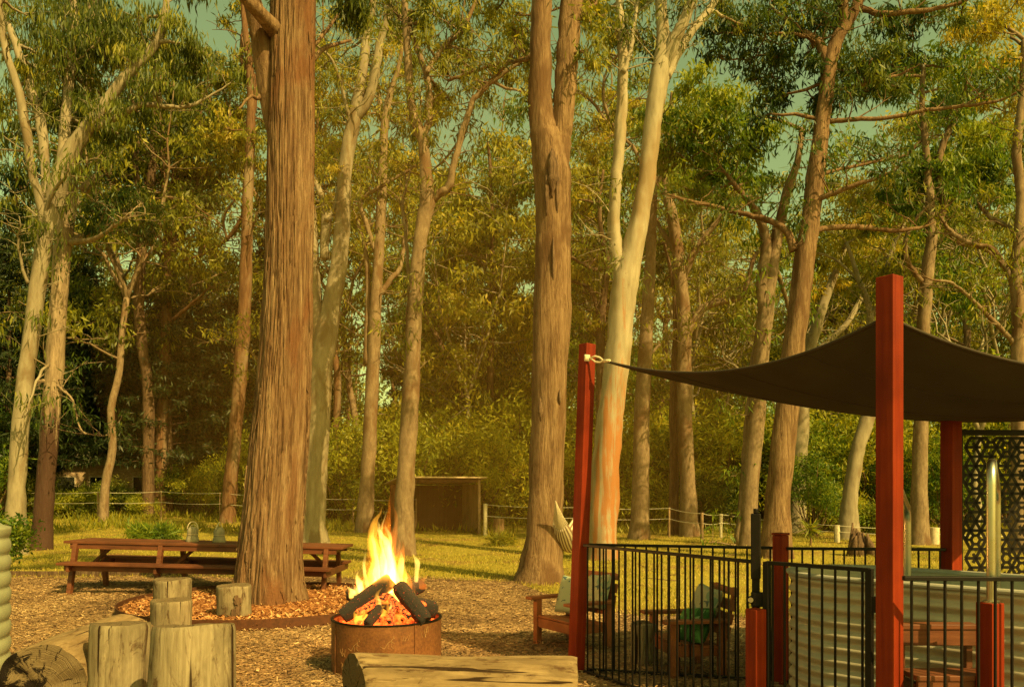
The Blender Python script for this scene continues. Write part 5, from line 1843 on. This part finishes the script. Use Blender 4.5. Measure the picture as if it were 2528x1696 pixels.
# ------------------------------------------------------------------ timber shelter beyond the lawn
dS = 29.6
sx = X(1092, dS)
zS = terr(sx, dS)
root = empty('timber_shelter', (sx, dS, zS), 'open fronted dark timber shelter with a flat tin roof beyond the lawn', 'shelter', None, R(20))
wd, dp, hf, hb = 2.95, 2.4, 2.08, 1.85
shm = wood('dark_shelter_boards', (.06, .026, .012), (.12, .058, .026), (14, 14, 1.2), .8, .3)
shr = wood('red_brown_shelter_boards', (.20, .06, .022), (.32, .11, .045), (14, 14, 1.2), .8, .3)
m = MB(); m.box((0, dp, hb / 2), (wd, .04, hb)); m.build('back_wall', shm, root)  # dark board colour stands in for the shade inside the shelter
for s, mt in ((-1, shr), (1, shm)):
    m = MB(); m.box((s * wd / 2, dp / 2, hb / 2 + .02), (.04, dp - .05, hb)); m.build('side_wall', mt if s < 0 else wood('sunlit_shelter_boards', (.24, .17, .09), (.38, .28, .16), (14, 14, 1.2), .8, .3), root)  # right inner wall coloured paler to imitate sunlight falling on it
m = MB(); m.beam((0, -.25, hf + .05), (0, dp + .15, hb + .05), wd + .4, .05)
rf = m.build('roof', plain('old_tin_roof', (.42, .31, .19), .6, .2, .4, .3, 5), root)
for s in (-1, 1):
    m = MB(); m.box((s * (wd / 2 - .05), -.02, hf / 2), (.09, .09, hf)); m.build('post', M['timberpost'], root)
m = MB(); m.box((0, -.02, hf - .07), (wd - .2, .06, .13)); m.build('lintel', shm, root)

# ------------------------------------------------------------------ brick house far left
dH = 47.
hx = X(285, dH)
zH = terr(hx, dH)
root = empty('brick_house', (hx, dH, zH), 'low brick house with a pale roof half hidden by dark conifers', 'house', None, R(6))
root.scale = (.84, .84, .84)
N = NT('speckled_brick')
br = N.n('TexBrick', Vector=N.coord((1, 1, 1), 'Object', (R(90), 0, 0)), Scale=4.0)
br.inputs['Color1'].default_value = (.42, .30, .18, 1); br.inputs['Color2'].default_value = (.22, .13, .075, 1); br.inputs['Mortar'].default_value = (.5, .42, .3, 1)
N.bsdf(br.outputs[0], .9, None)
m = MB(); m.box((0, 2.5, 1.6), (9.6, 5, 3.4)); m.build('wall', N.mat, root)
m = MB()
m.prism([(-5.4, 3.25), (5.4, 3.25), (4.2, 4.7), (-4.2, 4.7)], 6.0, Matrix.Translation((0, 5.6, 0)) @ Matrix.Rotation(R(90), 4, 'X'))
m.build('roof', plain('pale_metal_roof', (.27, .245, .18), .5, .1, .4, .1, 2), root)
for x in (-3.4, -1.0, 1.9):
    m = MB()
    for sx_ in (-1, 1):
        m.box((x + sx_ * .72, -.01, 1.75), (.08, .07, 1.5))
    for sz_ in (-1, 1):
        m.box((x, -.01, 1.75 + sz_ * .72), (1.36, .07, .08))
    wf = m.build('window', M['cementpost'], root)
    m = MB(); m.box((x, -.004, 1.75), (1.36, .02, 1.36)); m.build('pane', plain('dark_glass', (.02, .02, .02), .08, 0, .6, .1), wf)

# ------------------------------------------------------------------ wire fence
root = empty('wire_fence', (X(55, 40), 40, terr(X(55, 40), 40)), 'post and wire fence along the edge of the woodland', 'fence')
ORI = tuple(root.location)
FPOST = [(-260, 41, 1215, .09, 0), (55, 40, 1214, .09, 0), (242, 38, 1213, .10, 0), (398, 38.5, 1211, .06, 0), (543, 37, 1215, .06, 0), (740, 35.5, 1224, .07, 0), (873, 34, 1230, .08, .06), (1027, 30.5, 1230, .06, .02),
         (1198, 29.2, 1243, .15, 0), (1420, 29, 1250, .08, 0), (1652, 28.5, 1252, .08, 0), (1733, 26.5, 1265, .11, 0), (1780, 28.3, 1268, .12, 0), (2066, 25.5, 1296, .19, 0), (2306, 24.5, 1302, .28, 0), (2620, 24, 1305, .14, 0)]
tops = []
for px, d, yt, w, ln in FPOST:
    p = W(px, yt, d)
    zb = terr(p.x, d)
    m = MB()
    m.tube([(p.x - ln, d, zb - .2), (p.x - ln * .4, d, (zb + p.z) / 2), (p.x, d, p.z)], w / 2, 10, True, .12)
    m.build('post', M['cementpost'] if w > .11 else M['timberpost'], root, ORI, smooth=True, auto=50)
    tops.append((p, zb))
for f in (.97, .62):
    for lo_, hi_ in ((0, 7), (8, len(tops) - 1)):       # the shelter stands in the gap
        m = MB()
        path = []
        for i_ in range(lo_, hi_):
            (a_, za), (b_, zb) = tops[i_], tops[i_ + 1]
            qa, qb = Vector((a_.x, a_.y - .06, za + (a_.z - za) * f)), Vector((b_.x, b_.y - .06, zb + (b_.z - zb) * f))
            path += [qa.lerp(qb, k / 6) - Vector((0, 0, .05 * 4 * (k / 6) * (1 - k / 6))) for k in range(6 if i_ < hi_ - 1 else 7)]
        m.tube(path, .010, 5, False)
        m.build('wire', M['wire'], root, ORI, smooth=True)

# ------------------------------------------------------------------ hammock
HA, HB = W(1371, 1236, 13.95), W(1440, 1228, 15.4)
root = empty('hammock', tuple(HA), 'pale striped hammock slung from the twin-trunk tree, partly behind the thinner red post', 'hammock')
side = (HB - HA).cross(Vector((0, 0, 1))).normalized()
hp = lambda t, s: HA.lerp(HB, t) - Vector((0, 0, .98 * 4 * t * (1 - t) - .14 * s * s * min(1, t * 5, (1 - t) * 5))) + side * s * .20 * min(1, t * 4.2, (1 - t) * 4.2)
m = MB()
vs, fs = [], []
n, k_ = 40, 16
for i in range(n + 1):
    t = .16 + .68 * i / n
    for j in range(k_ + 1):
        vs.append(hp(t, j / k_ * 2 - 1))
for i in range(n):
    for j in range(k_):
        a_ = i * (k_ + 1) + j
        fs.append((a_, a_ + 1, a_ + k_ + 2, a_ + k_ + 1))
for j in range(k_):
    pass
m.add(vs, fs)
m.m = [(q % k_) % 2 for q in range(len(fs))]
hm = m.build('cloth', [plain('hammock_cream', (.62, .54, .40), .9, 0, .1, .1, 60), plain('hammock_brown', (.22, .15, .10), .9, 0, .1, .1, 60)], root, tuple(HA), smooth=True)
so = hm.modifiers.new('solid', 'SOLIDIFY'); so.thickness = .008
m = MB()
for j in range(k_ + 1):
    s = j / k_ * 2 - 1
    for rng_ in ((0, .16), (.84, 1)):
        m = MB()
        m.tube([hp(rng_[0] + (rng_[1] - rng_[0]) * q / 5, s) for q in range(6)], .009, 5, False)
        m.build('cord', M['rope'], root, tuple(HA), smooth=True)

# ------------------------------------------------------------------ small things of the lawn
o = round_log('tree_stump', [.24, .20, .19], .72, 31.); o.data.materials[0] = M['brown']
o.location = (X(1232, 29), 29, terr(X(1232, 29), 29) - .06)
tag(o, 'brown tree stump right of the timber shelter', 'stump')
mb = MB()
rg = random.Random(61)
for k in range(15):
    a_ = rg.uniform(0, 6.28); r_ = rg.uniform(.05, .30)
    mb.tube([(math.cos(a_) * r_ * 1.2, math.sin(a_) * r_, -.1), (math.cos(a_) * r_, math.sin(a_) * r_, .3), (math.cos(a_) * r_ * .8 + rg.uniform(-.05, .05), math.sin(a_) * r_ * .8, rg.uniform(.45, .85))], [.13, .09, .02], 7, True, .3)
o = mb.build('burnt_stump', M['dark'], smooth=True)
o.location = (X(2122, 20.5), 20.5, terr(X(2122, 20.5), 20.5))
tag(o, 'jagged burnt black stump left of the tallest red post', 'stump')


def small_plant(px, d, H_, Rr, n, name, leaf, lab, L_=.3, Wd=.05, droop=.2, base=.0, cat='plant', seed=1):
    rng = np.random.default_rng(seed)
    x = X(px, d); z = terr(x, d)
    rt = empty(name, (x, d, z), lab, cat)
    cr = Crown()
    if base:
        m = MB(); m.tube([(x, d, z - .1), (x + .03, d, z + base * .5), (x, d, z + base)], [.04, .03, .025], 8); m.build('stem', M['brown'], rt, (x, d, z), smooth=True)
        P = np.tile([[x, d, z + base]], (n, 1)) + rng.normal(size=(n, 3)) * .03
        cr.add(leaf_quads(P, L_, Wd, droop, rng, .1), np.clip(rng.normal(size=n) * .2 + .5, 0, 1))
    else:
        for _ in range(9):
            R_ = Rr * .5
            a_ = rng.uniform(0, 6.28)
            cr.clump((x + math.cos(a_) * Rr * .5, d + math.sin(a_) * Rr * .5, z + H_ * rng.uniform(.15, .8)), (R_, R_, H_ * .25), 8, n // 60, L_, Wd, droop, .45, .12, rng)
    cr.build('foliage', M[leaf], rt, (x, d, z))


small_plant(18, 16.5, 1.55, .42, 1400, 'shrub', 'l_green', 'small dark green shrub at the foot of the leaning pale gum', .13, .05, .2, 0, 'shrub', 2)
small_plant(380, 26, .45, .75, 1800, 'grass_tussock', 'l_green', 'green grass tussock on the lawn behind the picnic table', .4, .03, -.0, 0, 'plant', 3)
small_plant(2000, 23.5, .6, .3, 46, 'palm_sapling', 'l_olive', 'small palm-like sapling on the lawn left of the burnt stump', .42, .06, .35, .55, 'plant', 4)
small_plant(1235, 24, .25, .4, 900, 'grass_tussock', 'l_gold', 'pale grass tussock in front of the brown tree stump', .3, .02, 0, 0, 'plant', 5)
m = MB()
xs_ = [X(-60, 15.6), X(150, 15.6), X(330, 15.55), X(560, 15.4)]
for a_, b_ in zip(xs_, xs_[1:]):
    m.beam((a_, 15.55, .05), (b_ - .01, 15.5, .05), .05, .12)
tag(m.build('timber_edging', M['dark']), 'dark low timber edging between the yard and the lawn at the left', 'edging')

# ------------------------------------------------------------------ light, sky, camera
SUN = Vector((.54, -.60, .78)).normalized()
el = math.asin(SUN.z)
az = math.atan2(SUN.x, SUN.y)
sl = bpy.data.lights.new('sun', 'SUN')
sl.energy = 5.0
sl.angle = R(.5)
sl.color = (1, .70, .23)
so = bpy.data.objects.new('sun', sl)
COL.objects.link(so)
so.rotation_euler = (-SUN).to_track_quat('-Z', 'Y').to_euler()
wd = bpy.data.worlds.new('World')
SC.world = wd
wd.use_nodes = True
t = wd.node_tree
t.nodes.clear()
sky = t.nodes.new('ShaderNodeTexSky')
sky.sky_type = 'NISHITA'
sky.sun_disc = False
sky.sun_elevation = el
sky.sun_rotation = az
sky.air_density = 1.0
sky.dust_density = 2.0
sky.ozone_density = 1.0
mx = t.nodes.new('ShaderNodeMix')
mx.data_type = 'RGBA'
mx.blend_type = 'MULTIPLY'
mx.inputs[0].default_value = 1
t.links.new(sky.outputs[0], mx.inputs[6])
mx.inputs[7].default_value = (1.0, .86, .20, 1)
bg = t.nodes.new('ShaderNodeBackground')
bg.inputs[1].default_value = .14
t.links.new(mx.outputs[2], bg.inputs[0])
ow = t.nodes.new('ShaderNodeOutputWorld')
t.links.new(bg.outputs[0], ow.inputs[0])

cam = bpy.data.cameras.new('camera')
cam.sensor_width = 36
cam.lens = 36 * F / 2528
cam.shift_y = (HY - 848) / 2528
cam.clip_end = 1000
co = bpy.data.objects.new('camera', cam)
COL.objects.link(co)
co.location = (0, 0, CAMH)
co.rotation_euler = (R(90), 0, 0)
SC.camera = co
SC.view_settings.view_transform = 'Standard'
SC.view_settings.look = 'None'
SC.view_settings.exposure = .76
SC.view_settings.gamma = 1
SC.cycles.max_bounces = 6
SC.cycles.diffuse_bounces = 3
SC.cycles.use_denoising = True
SC.cycles.volume_bounces = 0

# ------------------------------------------------------------------ added orange haze volume, imitates a golden glow behind the fire
mb = MB()
c_ = Vector((-1.6, 20.5, 4.4))
prof = [(max(.01, math.sin(math.pi * i / 24)), -math.cos(math.pi * i / 24)) for i in range(25)]
mb.lathe(prof, 48)
mb.v = [(c_.x + x * 7.5, c_.y + y * 10.5, max(c_.z + z * 6.8, .35 - .02 * z)) for x, y, z in mb.v]
sm = bpy.data.materials.new('warm_glow_haze')
sm.use_nodes = True
ht = sm.node_tree
ht.nodes.clear()
ho = ht.nodes.new('ShaderNodeOutputMaterial')
hv = ht.nodes.new('ShaderNodeVolumePrincipled')
hv.inputs['Color'].default_value = (1, .52, .13, 1)
hv.inputs['Density'].default_value = .0040
ht.links.new(hv.outputs[0], ho.inputs['Volume'])
tag(mb.build('glow_haze', sm, smooth=True), 'thin added orange haze imitating a warm glow behind the fire pit', 'glow_haze', None, 'stuff')

mb = MB()
rg = random.Random(88)
for i in range(150):
    y = rg.uniform(7.5, 24)
    x = rg.uniform(-.62, .55) * y
    if (x - FP[0]) ** 2 + (y - FP[1]) ** 2 < .8 or (y < 8.2 and x > .3):
        continue
    an, L_ = rg.uniform(0, 6.28), rg.uniform(.12, .55) * (1.5 if y > 14 else 1)
    z = terr(x, y) + .03
    pts = [(x + math.cos(an) * L_ * (t - .5) + rg.uniform(-.02, .02), y + math.sin(an) * L_ * (t - .5) + rg.uniform(-.02, .02), z + rg.uniform(-.008, .012)) for t in (0, .33, .66, 1)]
    r_ = rg.uniform(.004, .011)
    mb.tube(pts, [r_, r_, r_ * .8, r_ * .4], 5)
tag(mb.build('fallen_twigs', M['brown'], smooth=True), 'fallen twigs and bark litter scattered over the yard and lawn', 'twigs', None, 'stuff')
